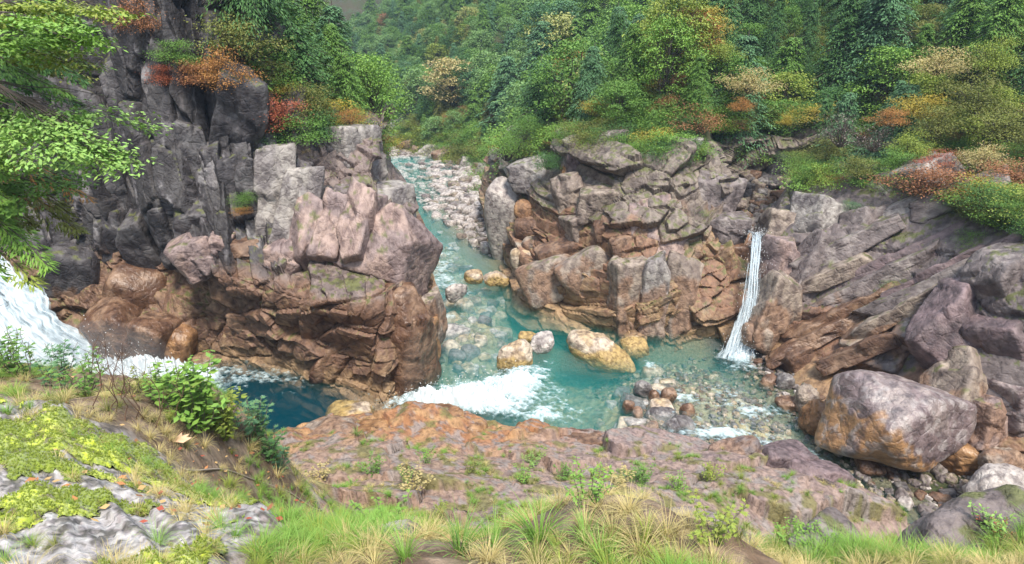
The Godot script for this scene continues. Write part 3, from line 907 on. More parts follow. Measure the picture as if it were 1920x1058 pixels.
func right_blocks(t: Node3D):
	for q in [
		[Vector3(8.44, 0.03, -17.50), Vector3(11.30, 1.96, -17.10), 0.5, 1.0, 2, true], [Vector3(9.19, 0.50, -18.00), Vector3(12.30, 2.81, -17.30), 0.55, 1.1, 2, true], [Vector3(9.76, 1.04, -18.50), Vector3(13.08, 3.83, -17.40), 0.6, 1.2, 0, false],
		[Vector3(10.59, 1.70, -18.80), Vector3(14.06, 4.64, -17.40), 0.65, 1.3, 11, false], [Vector3(10.37, 1.23, -16.60), Vector3(12.17, 2.94, -16.00), 0.5, 1.1, 8, false], [Vector3(10.99, 1.89, -16.80), Vector3(13.40, 4.46, -15.40), 0.55, 1.2, 0, false],
		[Vector3(11.81, 2.57, -16.80), Vector3(13.93, 5.05, -15.40), 0.6, 1.2, 11, false], [Vector3(9.57, 0.53, -16.20), Vector3(11.18, 1.97, -15.50), 0.45, 1.0, 2, false], [Vector3(9.77, 2.40, -19.50), Vector3(12.85, 4.40, -19.00), 0.7, 1.4, 0, false],
		[Vector3(11.48, 3.40, -20.00), Vector3(14.31, 5.27, -19.20), 0.7, 1.4, 4, false], [Vector3(13.00, 4.31, -19.20), Vector3(15.18, 6.11, -18.20), 0.7, 1.3, 0, false], [Vector3(9.31, 1.71, -19.00), Vector3(11.85, 3.22, -18.60), 0.6, 1.2, 8, false],
	]:
		bed_slab(t, q[0], q[1], q[2], q[3], q[4], q[5])
	seat = Vector3(-0.06, 0.06, 0.0)
	blocks(t, [
		["block", Vector3(8.85, 1.30, -18.60), Vector2(1.45, 2.79), 1.3, Vector3(-8, 12, -22), 8, 16.0, 0.08],
		["block", Vector3(9.84, 3.41, -21.20), Vector2(1.37, 1.42), 1.4, Vector3(-10, 10, -12), 8, 14.0, 0.08],
		["block", Vector3(9.48, 2.36, -20.00), Vector2(1.41, 2.12), 1.5, Vector3(-10, 14, -16), 1, 14.0, 0.08],
		["slab", Vector3(10.67, 2.29, -19.40), Vector2(2.21, 2.68), 1.4, Vector3(-14, 16, -28), 0, 26.0, 0.06],
		["slab", Vector3(11.03, 3.84, -20.60), Vector2(1.70, 1.66), 1.4, Vector3(-18, 16, -22), 4, 24.0, 0.06],
		["slab", Vector3(12.54, 3.56, -19.80), Vector2(2.75, 1.92), 1.5, Vector3(-22, 18, -14), 0, 26.0, 0.06],
		["slab", Vector3(13.41, 4.57, -20.60), Vector2(1.86, 1.53), 1.4, Vector3(-20, 20, -18), 4, 28.0, 0.05],
		["slab", Vector3(14.21, 5.28, -20.40), Vector2(2.19, 1.67), 1.5, Vector3(-16, 14, 18), 4, 28.0, 0.06],
		["slab", Vector3(10.61, 1.04, -18.20), Vector2(3.03, 1.09), 1.2, Vector3(-12, 18, 24), 2, 24.0, 0.07],
		["slab", Vector3(11.70, 1.63, -18.00), Vector2(3.15, 1.06), 1.1, Vector3(-14, 20, 27), 0, 24.0, 0.07],
		["slab", Vector3(12.45, 2.60, -17.60), Vector2(3.37, 0.91), 1.0, Vector3(-14, 20, 28), 0, 26.0, 0.06],
		["slab", Vector3(13.26, 3.48, -17.40), Vector2(2.62, 0.70), 1.0, Vector3(-14, 20, 30), 4, 26.0, 0.06],
		["slab", Vector3(9.73, 0.42, -17.40), Vector2(2.08, 0.99), 1.0, Vector3(-8, 14, 14), 2, 20.0, 0.08],
		["slab", Vector3(11.47, 1.42, -16.60), Vector2(2.63, 0.91), 1.0, Vector3(-14, 18, 22), 8, 22.0, 0.08],
		["slab", Vector3(12.09, 2.53, -14.60), Vector2(2.30, 2.25), 1.2, Vector3(-24, 30, 30), 11, 28.0, 0.05],
		["slab", Vector3(12.95, 2.59, -13.60), Vector2(2.03, 2.15), 1.4, Vector3(-20, 26, 16), 11, 28.0, 0.05],
		["slab", Vector3(13.02, 3.94, -14.60), Vector2(1.81, 1.81), 1.4, Vector3(-18, 22, 20), 0, 26.0, 0.06],
		["slab", Vector3(11.76, 1.37, -13.40), Vector2(1.86, 2.09), 1.3, Vector3(-20, 26, -30), 8, 16.0, 0.08],
		["block", Vector3(11.80, 1.12, -12.60), Vector2(1.25, 1.42), 1.0, Vector3(-10, 20, -20), 1, 18.0, 0.08],
		["block", Vector3(12.48, 1.58, -12.60), Vector2(1.18, 1.38), 1.1, Vector3(-6, 10, 10), 7, 14.0, 0.08],
		["block", Vector3(14.47, 4.28, -18.40), Vector2(1.19, 1.23), 1.2, Vector3(-12, 16, 10), 0],
		["slab", Vector3(10.48, 0.45, -17.00), Vector2(2.56, 0.58), 1.2, Vector3(-16, 16, 22), 2, 26.0, 0.06],
		["slab", Vector3(11.80, 2.17, -18.40), Vector2(2.47, 0.77), 1.2, Vector3(-16, 20, 30), 0, 28.0, 0.05],
		["slab", Vector3(13.12, 3.25, -18.40), Vector2(2.76, 0.83), 1.3, Vector3(-18, 20, 32), 0, 28.0, 0.05],
		["slab", Vector3(13.83, 4.28, -17.60), Vector2(2.28, 0.68), 1.3, Vector3(-18, 22, 30), 0, 28.0, 0.05],
		["slab", Vector3(11.26, 1.39, -15.80), Vector2(1.74, 0.72), 1.2, Vector3(-20, 18, 26), 0, 26.0, 0.06],
		["slab", Vector3(11.92, 2.12, -15.40), Vector2(1.37, 1.02), 1.2, Vector3(-20, 22, 34), 0, 26.0, 0.06],
		["slab", Vector3(12.97, 3.40, -15.80), Vector2(1.81, 0.73), 1.2, Vector3(-18, 22, 30), 4, 28.0, 0.05],
		["block", Vector3(8.17, 0.64, -18.20), Vector2(0.90, 0.90), 0.9, Vector3(0, 10, -10), 8, 10.0, 0.08],
	])

# ---------- water ----------
func water_h(x: float, d: float) -> float:
	var h := 0.22 * sm(-3.6, -5.2, x) * sm(20.0, 18.0, d)
	h -= 0.03 * clampf(d - 30.0, 0.0, 60.0)
	var rough := 0.4 + 0.6 * exp(-((x + 0.6) * (x + 0.6) / 3.0 + (d - 15.4) * (d - 15.4) / 2.0)) + 0.8 * sm(-8.0, -12.0, x) + 0.5 * sm(26.0, 32.0, d)
	h += rough * (0.06 * ns.get_noise_2d(x * 0.9 + 3, d * 0.7) + 0.05 * nf.get_noise_2d(x * 2.2, d * 1.6 + 8))
	return h

func build_water():
	var nu := 420
	var nv := 520
	var pos := PackedVector3Array()
	for j in nv:
		var d := 8.0 + 115.0 * pow(float(j) / (nv - 1), 2.1)
		for i in nu:
			var x := -19.0 - 45.0 * sm(40, 120, d) + (31.0 + 14 * sm(40, 120, d)) * i / (nu - 1)
			pos.append(V(x, water_h(x, d), d))
	tag(put("river_water", grid_mesh(nu, nv, pos, PackedColorArray()), M.water), "", "", "", "structure")
	var fog := FogVolume.new()
	fog.name = "river_depth"
	fog.shape = RenderingServer.FOG_VOLUME_SHAPE_BOX
	fog.size = Vector3(60, 4.0, 50)
	fog.position = V(-14, -2.06, 31)
	var fm := FogMaterial.new()
	fm.density = 0.24
	fm.albedo = Color(0.01, 0.89, 0.86)
	fog.material = fm
	tag(fog, "", "", "", "structure")
	add_child(fog)
	# the left pool is deeper; its darker, bluer tint paints in the cliff shade
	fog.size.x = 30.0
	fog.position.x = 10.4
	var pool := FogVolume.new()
	pool.name = "shaded_pool_depth"
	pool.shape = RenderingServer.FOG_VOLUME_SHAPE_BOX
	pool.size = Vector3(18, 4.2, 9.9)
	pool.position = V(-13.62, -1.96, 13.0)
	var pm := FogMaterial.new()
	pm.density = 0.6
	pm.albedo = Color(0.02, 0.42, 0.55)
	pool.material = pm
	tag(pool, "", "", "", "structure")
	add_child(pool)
	var far := FogVolume.new()
	far.name = "reach_depth"
	far.shape = RenderingServer.FOG_VOLUME_SHAPE_BOX
	far.size = Vector3(18, 4.0, 38)
	far.position = V(-13.62, -2.06, 37.0)
	far.material = fm
	tag(far, "", "", "", "structure")
	add_child(far)
	build_foam()
	build_falls()

func foam_sheet(x0: float, x1: float, d0: float, d1: float, step: float, mask: Callable, sd: float, lift: float) -> ArrayMesh:
	var nu := int((x1 - x0) / step) + 1
	var nv := int((d1 - d0) / step) + 1
	var pos := PackedVector3Array()
	var col := PackedColorArray()
	var keep := PackedByteArray()
	for j in nv:
		var d := d0 + j * step
		for i in nu:
			var x := x0 + i * step
			var m: float = mask.call(x, d)
			var a := 0.0
			var n := 0.0
			if m > 0.02:
				a = nf.get_noise_3d(x * 1.1 + 0.4 * d + sd, d * 1.5, sd)
				n = 0.55 * a + 0.5 * nf.get_noise_3d(x * 4.5, d * 6.0, sd + 5.0)
			var k := m + n * 0.9 - 0.42
			keep.append(1 if k > -0.2 and m > 0.02 else 0)
			var h := water_h(x, d) + minf(0.012 + 0.05 * maxf(k, 0.0), 0.05) + lift * m * m * (0.25 + 1.3 * maxf(0.0, n + 0.25) + 0.35 * absf(nf.get_noise_3d(x * 5.0, d * 5.0, sd + 9.0)))
			pos.append(V(x, h, d))
			var t := sm(-0.2, 0.75, k + 0.25 * nf.get_noise_3d(x * 11.0, d * 13.0, sd))
			col.append(Color(0.66, 0.86, 0.88, 0.9 * t).lerp(Color(0.94, 0.96, 0.97, 0.94), t))
	return grid_mesh(nu, nv, pos, col, keep)

func blob(x: float, d: float, cx: float, cd: float, rx: float, rd: float, turn := 0.0) -> float:
	var a := x - cx
	var b := d - cd
	var c := cos(turn)
	var s := sin(turn)
	var u := (a * c + b * s) / rx
	var v := (-a * s + b * c) / rd
	return exp(-(u * u + v * v))

func build_foam():
	var rapid := func(x: float, d: float) -> float:
		return minf(1.25, 0.95 * blob(x, d, -0.95, 15.5, 1.4, 0.85, 0.1) + 1.0 * blob(x, d, -2.7, 15.2, 1.3, 0.42, -0.12) + 0.75 * blob(x, d, 0.3, 16.5, 0.9, 1.1) + 0.5 * blob(x, d, 1.1, 14.6, 1.3, 0.4, 0.2))
	top("rapid_foam", foam_sheet(-4.6, 2.6, 13.4, 18.4, 0.028, rapid, 3.0, 0.34), M.foam, "broad white rapid boiling out of the gap beside the bluff corner", "whitewater", "", "stuff")
	var plunge := func(x: float, d: float) -> float:
		return minf(1.3, 1.3 * blob(x, d, -12.2, 15.9, 1.7, 1.5) + 0.75 * blob(x, d, -10.6, 16.3, 1.6, 0.8, 0.1) + 0.35 * blob(x, d, -8.4, 16.2, 2.2, 0.7, 0.1))
	top("plunge_foam", foam_sheet(-15.0, -5.5, 13.4, 17.8, 0.035, plunge, 9.0, 0.35), M.foam, "white churning foam where the big left fall hits the pool", "whitewater", "", "stuff")
	var side := func(x: float, d: float) -> float:
		return minf(1.2, 1.4 * blob(x, d, 7.75, 18.2, 0.45, 0.5) + 0.45 * blob(x, d, 7.5, 17.4, 0.6, 0.4))
	top("splash_foam", foam_sheet(6.2, 9.2, 16.2, 19.4, 0.028, side, 14.0, 0.2), M.foam, "small white splash at the foot of the narrow fall", "whitewater", "", "stuff")
	var riffle := func(x: float, d: float) -> float:
		return 0.62 * blob(x, d, 6.3, 13.5, 1.1, 0.55, -0.4) + 0.5 * blob(x, d, 5.2, 13.7, 0.8, 0.3) + 0.55 * blob(x, d, 7.2, 14.8, 0.8, 0.5, 0.3) + 0.45 * blob(x, d, 4.5, 17.4, 0.4, 0.25) + 0.6 * blob(x, d, 7.8, 12.5, 0.4, 0.7) + 0.4 * blob(x, d, 5.6, 15.6, 1.2, 0.5, 0.2)
	top("riffle_foam", foam_sheet(3.5, 9.4, 11.4, 18.4, 0.03, riffle, 21.0, 0.05), M.foam, "thin white riffles over the pebble shallows near the shore", "whitewater", "", "stuff")
	var down := func(x: float, d: float) -> float:
		return 0.46 * blob(x, d, -3.0, 25.0, 1.0, 2.4, 0.3) + 0.44 * blob(x, d, -4.6, 30.5, 1.3, 3.0, 0.35) + 0.5 * blob(x, d, -7.6, 40.0, 1.5, 3.5, 0.4) + 0.5 * blob(x, d, -10.5, 47.0, 1.2, 4.0, 0.4) + 0.4 * blob(x, d, -0.2, 24.5, 0.5, 0.4) + 0.35 * blob(x, d, -2.4, 21.4, 0.9, 0.6)
	top("streak_foam", foam_sheet(-14.0, 1.0, 20.0, 52.0, 0.07, down, 31.0, 0.05), M.foam, "pale streaks of broken water along the river past the bluff", "whitewater", "", "stuff")

func fall_mesh(path: Array, across: Array, nu: int, nv: int, bulge: float, sd: float, thin: float, full := 0.30) -> ArrayMesh:
	var pos := PackedVector3Array()
	var col := PackedColorArray()
	var keep := PackedByteArray()
	for j in nv:
		var f := float(j) / (nv - 1) * (path.size() - 1)
		var k := mini(int(f), path.size() - 2)
		var c: Vector3 = cat(path[maxi(k - 1, 0)], path[k], path[k + 1], path[mini(k + 2, path.size() - 1)], f - k)
		var ac: Vector3 = across[k].lerp(across[k + 1], f - k)
		var along: Vector3 = (path[k + 1] - path[k]).normalized()
		var out := ac.cross(along).normalized()
		for i in nu:
			var s := 2.0 * i / (nu - 1) - 1.0
			var v := float(j) / (nv - 1)
			var n := nf.get_noise_2d(s * 4.0 + sd, v * 1.3) + 0.6 * nf.get_noise_2d(s * 8.0 + sd, v * 4.0 + 9.0)
			var n2 := nf.get_noise_2d(s * 15.0 + sd + 30.0, v * 11.0)
			var w := 1.0 + 0.18 * nf.get_noise_2d(sd + 3.0, v * 6.0 + signf(s) * 20.0)
			pos.append(c + ac * s * w + out * (bulge * (1.0 - s * s) + minf(ac.length(), 0.7) * 0.07 * n + 0.012 * n2))
			var k2 := n + 0.6 * n2 + full - thin * absf(s) * absf(s) * absf(s) + 0.25 * v
			keep.append(1 if k2 > -0.15 else 0)
			var q := sm(-0.15, 1.0, k2)
			col.append(Color(0.62, 0.74, 0.82, 0.75 * q).lerp(Color(0.95, 0.97, 0.98, 0.92), q))
	return grid_mesh(nu, nv, pos, col, keep)

func build_falls():
	var t := thing("waterfall", V(7.8, 0, 18.3), "narrow white waterfall dropping through the notch between the two right cliffs", "waterfall")
	var path := [Vector3(8.83, 3.57, -21.00), Vector3(8.58, 3.48, -20.30), Vector3(8.28, 2.73, -19.40), Vector3(8.05, 1.84, -18.70), Vector3(7.79, 0.89, -18.20), Vector3(7.57, -0.02, -17.80)]
	var path_r := path.duplicate()
	var acr := [Vector3(0.30, 0, 0), Vector3(0.30, 0.02, 0), Vector3(0.27, 0, 0.03), Vector3(0.34, 0, 0.05), Vector3(0.46, 0, 0.1), Vector3(0.72, 0, 0.2)]
	part_at(t, "falling_water", fall_mesh(path, acr, 90, 260, 0.10, 2.0, 0.7, 0.16), M.foam)
	for k in 2:
		var p2 := []
		var a2 := []
		for q in path.size():
			p2.append(path[q] + Vector3(0.04 * k - 0.02, 0.0, 0.07 + 0.06 * k))
			a2.append(acr[q] * (0.9 - 0.2 * k))
		part_at(t, "water_veil", fall_mesh(p2, a2, 80, 240, 0.10, 40.0 + 17.0 * k, 1.0, 0.0), M.foam)
	var t2 := thing("waterfall", V(-13, 0, 16), "big white waterfall sliding down on the far left behind the leafy bank", "waterfall")
	path = [Vector3(-19.44, 5.28, -17.60), Vector3(-18.12, 4.41, -17.20), Vector3(-16.75, 3.45, -16.60), Vector3(-15.74, 2.42, -16.20), Vector3(-14.92, 1.25, -15.90), Vector3(-14.06, -0.11, -15.70)]
	acr = [Vector3(0.5, 0.3, -1.2), Vector3(0.5, 0.3, -1.2), Vector3(0.6, 0.25, -1.3), Vector3(0.75, 0.2, -1.4), Vector3(0.9, 0.1, -1.5), Vector3(1.2, 0.0, -1.6)]
	part_at(t2, "falling_water", fall_mesh(path, acr, 150, 260, 0.5, 61.0, 0.25, 0.75), M.foam)
	for k in 2:
		var p2 := []
		var a2 := []
		for q in path.size():
			p2.append(path[q] + Vector3(0.12, 0.12, 0.03) * (k + 1.0))
			a2.append(acr[q] * (0.95 - 0.1 * k))
		part_at(t2, "water_veil", fall_mesh(p2, a2, 130, 240, 0.5, 80.0 + 17.0 * k, 0.6, 0.45), M.foam)
	# drops thrown up where the water breaks
	var drop := rock_mesh(77, Vector3.ONE * 0.5, 3, 3.0, 0.1, 2, Transform3D(), 10)
	var list := []
	for q in [[V(-12.3, 0.3, 15.9), 1.3, 0.7, 500], [V(7.7, 0.15, 18.0), 0.5, 0.3, 200], [V(-1.0, 0.15, 15.5), 1.2, 0.16, 420], [V(-2.7, 0.15, 15.2), 0.9, 0.14, 160], [V(0.2, 0.1, 16.4), 0.8, 0.12, 140]]:
		for k in q[3]:
			var p: Vector3 = q[0] + Vector3(rng.randfn() * q[1] * 0.6, absf(rng.randfn()) * q[2], rng.randfn() * q[1] * 0.5)
			list.append(Transform3D(Basis().scaled(Vector3.ONE * rng.randf_range(0.008, 0.026)), p))
	for k in 500:
		var f := rng.randf() * 4.9
		var c: Vector3 = cat(path_r[maxi(int(f) - 1, 0)], path_r[int(f)], path_r[int(f) + 1], path_r[mini(int(f) + 2, 5)], f - int(f))
		list.append(Transform3D(Basis().scaled(Vector3(0.012, 0.04, 0.012)), c + Vector3(rng.randfn() * 0.25, rng.randfn() * 0.1, 0.15 + 0.1 * rng.randf())))
	var dt := thing("water_drops", Vector3.ZERO, "white drops flying over the falls and the rapid", "drops")
	dt.set_meta("kind", "stuff")
	var dm := plain("drop", Color(0.9, 0.93, 0.95), 0.3)
	multi(dt, "drop", drop, dm, list)
	# spray drifting over the foot of the big fall
	var fog := FogVolume.new()
	fog.name = "spray"
	fog.shape = RenderingServer.FOG_VOLUME_SHAPE_ELLIPSOID
	fog.size = Vector3(4.6, 2.6, 3.0)
	fog.position = V(-12.6, 0.9, 15.9)
	var fm := FogMaterial.new()
	fm.density = 0.08
	fm.albedo = Color(0.95, 0.97, 1.0)
	fog.material = fm
	tag(fog, "thin white spray drifting over the foot of the big left fall", "spray", "", "stuff")
	add_child(fog)

# ---------- loose stones ----------
func boulder(called: String, at: Vector3, wh: Vector2, thick: float, turn: Vector3, style: int, label: String, group := "", sharp := 6.0, rough := 0.14, cuts := 6, wet := false, n := 16) -> MeshInstance3D:
	var xf := Transform3D(Basis.from_euler(turn * PI / 180.0), at)
	var sd := int(absf(at.x * 131.0 + at.y * 71.0 + at.z * 37.0) * 10.0)
	var o := put(called, rock_mesh(sd, Vector3(wh.x, wh.y, thick) * 0.52, cuts, sharp, rough, n, xf, style), M.rock_wet if wet else M.stone)
	o.transform = xf
	tag(o, label, "boulder" if maxf(wh.x, wh.y) > 0.7 else "stone", group)
	return o

func build_stones():
	for b in [
		[Vector3(0.14, 0.21, -17.60), Vector2(1.41, 1.20), 0.9, Vector3(0, 10, 6), 5, "round cream boulder, nearest of the cluster in mid pool"],
		[Vector3(1.09, 0.18, -18.60), Vector2(1.07, 0.79), 0.8, Vector3(0, -10, 8), 10, "pale lilac boulder behind the round cream one in mid pool"],
		[Vector3(0.63, -0.03, -19.40), Vector2(0.80, 0.64), 0.7, Vector3(0, 10, -4), 5, "low yellowish boulder at the back of the mid pool cluster"],
		[Vector3(3.07, -0.03, -18.30), Vector2(2.78, 1.20), 1.2, Vector3(-4, -14, -14), 5, "long cream boulder with a whaleback top in mid pool"],
		[Vector3(4.39, -0.08, -19.00), Vector2(1.24, 0.72), 0.8, Vector3(0, 6, 0), 5, "flat tan boulder at the foot of the stepped bluff"],
		[Vector3(-2.25, 0.40, -22.60), Vector2(0.96, 0.80), 0.8, Vector3(0, 20, 8), 10, "white boulder splitting the current past the bluff"],
		[Vector3(-1.73, 0.13, -25.00), Vector2(1.09, 0.71), 0.8, Vector3(0, 0, 0), 5, "low pinkish boulder upstream of the white one"],
		[Vector3(-0.70, 0.19, -24.60), Vector2(1.40, 0.71), 0.9, Vector3(0, 12, 0), 5, "flat tan boulder against the pale nose of the stepped bluff"],
		[Vector3(4.01, 0.01, -15.90), Vector2(0.71, 0.91), 0.6, Vector3(10, 10, 30), 9, "dark leaning stone at the head of the shallows"],
		[Vector3(4.27, -0.01, -15.60), Vector2(0.45, 0.56), 0.4, Vector3(0, 30, 0), 2, "small reddish stone touching the dark leaning one"],
		[Vector3(4.69, 0.02, -15.50), Vector2(0.51, 0.56), 0.45, Vector3(0, 20, 5), 2, "round russet stone alone in the shallows"],
		[Vector3(3.39, 0.02, -15.00), Vector2(0.38, 0.47), 0.35, Vector3(0, 20, 5), 2, "little brown stone at the pool edge of the stone cluster"],
		[Vector3(3.64, -0.11, -14.80), Vector2(0.44, 0.47), 0.4, Vector3(0, 50, 5), 8, "tan stone in the cluster by the ledge"],
		[Vector3(4.32, -0.14, -14.80), Vector2(1.11, 0.62), 0.6, Vector3(0, -8, 4), 9, "broad flat grey stone topping the cluster by the ledge"],
		[Vector3(4.52, -0.21, -14.20), Vector2(0.72, 0.72), 0.6, Vector3(0, 20, 8), 9, "blunt dark grey stone nearest the ledge"],
		[Vector3(3.95, -0.19, -14.20), Vector2(0.48, 0.54), 0.4, Vector3(0, 12, 8), 8, "brown stone beside the blunt dark grey one"],
		[Vector3(5.09, -0.10, -14.90), Vector2(0.49, 0.62), 0.4, Vector3(0, 12, 8), 2, "rusty stone at the right end of the cluster by the ledge"],
		[Vector3(8.08, -0.09, -16.40), Vector2(0.64, 0.74), 0.6, Vector3(0, 20, 10), 2, "red brown stone at the water edge under the talus"],
		[Vector3(8.43, 0.13, -16.20), Vector2(0.63, 0.77), 0.6, Vector3(0, 10, -14), 9, "angular grey stone leaning on the red brown one"],
		[Vector3(8.06, 0.01, -15.20), Vector2(0.85, 0.44), 0.6, Vector3(0, -20, -8), 2, "low reddish slab stone in the riffle edge"],
		[Vector3(8.43, 0.25, -14.00), Vector2(1.03, 1.26), 0.9, Vector3(0, 20, -10), 6, "wet ochre boulder tucked against the huge purple boulder"],
		[Vector3(8.49, 0.37, -14.90), Vector2(0.83, 0.83), 0.8, Vector3(0, 10, 6), 8, "wet pinkish boulder upstream of the ochre one"],
		[Vector3(8.91, 0.12, -12.20), Vector2(0.89, 0.46), 0.7, Vector3(0, -10, -8), 2, "dark flat wet slab in front of the huge boulder"],
		[Vector3(11.17, 0.38, -12.20), Vector2(1.52, 1.03), 1.0, Vector3(0, -14, 6), 6, "smooth orange boulder right of the huge purple boulder"],
		[Vector3(11.43, 0.62, -11.70), Vector2(1.09, 1.06), 0.8, Vector3(0, 10, -10), 8, "tan boulder wedged behind the smooth orange one"],
		[Vector3(10.84, 0.59, -10.60), Vector2(1.63, 1.34), 1.2, Vector3(0, 14, -12), 10, "pale rounded boulder lying on the sand by the frame edge"],
	]:
		var wet: bool = b[4] in [2, 6, 9]
		boulder("boulder" if b[1].x > 0.7 else "stone", b[0], b[1], b[2], b[3], b[4], b[5], "", 3.0, 0.22, 7, wet, 22 if b[1].x > 0.7 else 12)
	boulder("boulder", Vector3(9.55, 1.08, -12.90), Vector2(2.8, 2.2), 2.5, Vector3(-16, 14, -16), 7, "huge purple boulder with an ochre foot on the right shore", "", 16.0, 0.10, 6, true, 40).material_override = M.boulder
	boulder("boulder", Vector3(2.86, 7.09, -2.75), Vector2(0.95, 0.42), 0.7, Vector3(6, 20, 12), 0, "mossy grey rock in the lower right corner", "", 12.0, 0.12, 7, false, 40)
	boulder("boulder", Vector3(-4.69, -0.25, -14.67), Vector2(1.5, 0.9), 1.2, Vector3(0, 10, 6), 5, "golden boulder half under water in the gap by the ledge", "", 6.0, 0.14, 5, true, 22)
	for b in [
		[Vector3(6.48, 0.55, -11.75), Vector2(1.5, 0.9), 1.0, Vector3(-10, 10, -8), 11, "purple grey rock with grassy top at the right end of the ledge"],
		[Vector3(7.00, 0.50, -11.19), Vector2(1.6, 0.9), 1.1, Vector3(-14, 14, -22), 11, "dark purple rock sloping off the ledge end"],
		[Vector3(7.42, 0.45, -10.56), Vector2(1.5, 0.7), 1.0, Vector3(-14, 10, -24), 11, "last purple rock where the ledge meets the gravel"],
		[Vector3(5.25, 0.60, -11.88), Vector2(1.2, 0.8), 0.9, Vector3(-8, 18, 6), 0, "grey rock topped with yellow grass at the ledge rim"],
		[Vector3(1.78, 0.35, -12.83), Vector2(1.3, 0.6), 0.9, Vector3(-6, 8, 4), 2, "rounded brown rock at the ledge rim over the pool"],
		[Vector3(-2.31, 0.25, -13.70), Vector2(2.3, 0.8), 1.3, Vector3(-8, 8, 4), 6, "smooth orange hump of the ledge beside the rapid"],
		[Vector3(-1.43, 0.20, -13.58), Vector2(1.5, 0.7), 1.1, Vector3(-8, -8, -8), 6, "second smooth orange hump beside the rapid"],
		[Vector3(-4.78, 0.45, -12.85), Vector2(1.9, 0.9), 1.4, Vector3(-10, 14, 12), 8, "grey patched boulder at the left end of the ledge"],
		[Vector3(-3.75, 0.35, -13.10), Vector2(1.6, 0.8), 1.2, Vector3(-6, 4, 6), 6, "tan hump of the ledge behind the turf cushion"],
	]:
		boulder("ledge_rock", b[0], b[1], b[2], b[3], b[4], b[5], "", 5.0 if b[4] == 6 else 14.0, 0.14, 6, b[4] == 6, 26)
	for b in [
		[Vector3(0.44, 7.50, -2.35), Vector2(0.5, 0.2), 0.4, Vector3(8, 20, 6), 1, "pinkish rock breaking the grass right of centre at the frame foot"],
		[Vector3(1.08, 7.37, -2.50), Vector2(0.6, 0.22), 0.45, Vector3(8, -10, -6), 0, "grey rock in the dry grass at the frame foot"],
		[Vector3(-0.64, 7.56, -2.30), Vector2(0.45, 0.18), 0.4, Vector3(6, 14, 8), 4, "pale rock among the grass right of the mossy outcrop"],
		[Vector3(1.82, 7.25, -2.60), Vector2(0.5, 0.2), 0.4, Vector3(8, 30, -4), 0, "low grey rock below the right weeds"],
	]:
		boulder("near_rock", b[0], b[1], b[2], b[3], b[4], b[5], "", 14.0, 0.14, 7, false, 26)
	# shared shapes for the rest
	var shapes := {}
	for style in [9, 10, 8, 2, 0, 5]:
		for k in 3:
			var o := Transform3D(Basis(), Vector3(17.0 * k, 40.0, 9.0 * style))
			shapes["%d %d" % [style, k]] = rock_mesh(900 + k + style * 5, Vector3(0.5, 0.34, 0.42), 7, 12.0, 0.14, 7, o, style)
	# the gravel bar downstream
	var many := {}
	var singles := 0
	var n := 0
	var guard := 0
	while n < 4200 and guard < 60000:
		guard += 1
		var d := rng.randf_range(27.0, 62.0)
		var x := rng.randf_range(-20.0, 1.0)
		var p := Vector2(x, d)
		var s := line_dist(shore_r, p)
		if s < -0.9 or line_dist(foot_r, p) > 0.6: continue
		if s < -0.15 and rng.randf() > 0.1: continue
		n += 1
		var size := 0.10 + 0.75 * pow(rng.randf(), 6.5) * (1.0 + 0.4 * sm(0.0, 5.0, s))
		var style: int = [10, 10, 10, 10, 8, 0, 10][rng.randi() % 7]
		var xf := Transform3D(Basis.from_euler(Vector3(rng.randf_range(-0.3, 0.3), rng.randf() * TAU, rng.randf_range(-0.3, 0.3))).scaled(Vector3(size, size * rng.randf_range(0.7, 1.1), size)), Vector3(x, ground(x, -d) + size * 0.12, -d))
		var key := "%d %d" % [style, rng.randi() % 3]
		if size > 0.42 and singles < 280:
			singles += 1
			var o := put("bar_stone", shapes[key], M.stone)
			o.transform = xf
			var tone: String = {10: "pale grey", 8: "tan", 0: "purplish grey", 5: "cream", 9: "dark grey"}[style]
			var where := "by the water on the gravel bar" if s < 1.0 else ("high on the gravel bar" if s > 4.0 else "amid the gravel bar")
			tag(o, "%s %s stone %s" % ["large" if size > 0.65 else "middling", tone, where], "stone", "stones on the gravel bar downstream")
		else:
			if not many.has(key): many[key] = []
			many[key].append(xf)
	scatter("gravel", "small pale stones strewn over the gravel bar downstream", "gravel", shapes, many)
	# talus, beach and shallows on the right
	many = {}
	for k in 5200:
		var d := rng.randf_range(9.0, 19.0)
		var x := rng.randf_range(2.5, 13.5)
		var p := Vector2(x, d)
		var s := line_dist(shore_r, p)
		if s > 2.8 or s < -4.5: continue
		if near_h(x, d) > -0.3: continue
		var shore := sm(-0.5, 0.3, s)
		var size := lerpf(0.07 + 0.16 * pow(rng.randf(), 2.0), 0.06 + 0.34 * pow(rng.randf(), 3.0), shore)
		var style: int = [9, 8, 8, 2, 5, 0][rng.randi() % 6] if shore < 0.5 else [9, 0, 0, 10, 8, 2][rng.randi() % 6]
		var xf := Transform3D(Basis.from_euler(Vector3(rng.randf_range(-0.4, 0.4), rng.randf() * TAU, rng.randf_range(-0.4, 0.4))).scaled(Vector3.ONE * size), Vector3(x, ground(x, -d) + size * 0.14 + 0.05 * (1.0 - shore), -d))
		var key := "%d %d" % [style, rng.randi() % 3]
		if size > 0.27:
			var o := put("shore_stone", shapes[key], M.stone)
			o.transform = xf
			var tone: String = {10: "pale grey", 8: "tan", 0: "purplish grey", 5: "cream", 9: "dark grey", 2: "rusty brown"}[style]
			tag(o, "%s stone lying %s" % [tone, "on the sand by the huge boulder" if d < 12.6 else "in the talus upstream of the huge boulder"], "stone", "loose stones on the right shore")
		else:
			if not many.has(key): many[key] = []
			many[key].append(xf)
	scatter("shore_pebbles", "wet pebbles over the shallows and the right shore", "pebbles", shapes, many)
	# the bed of the side stream in the ravine
	many = {}
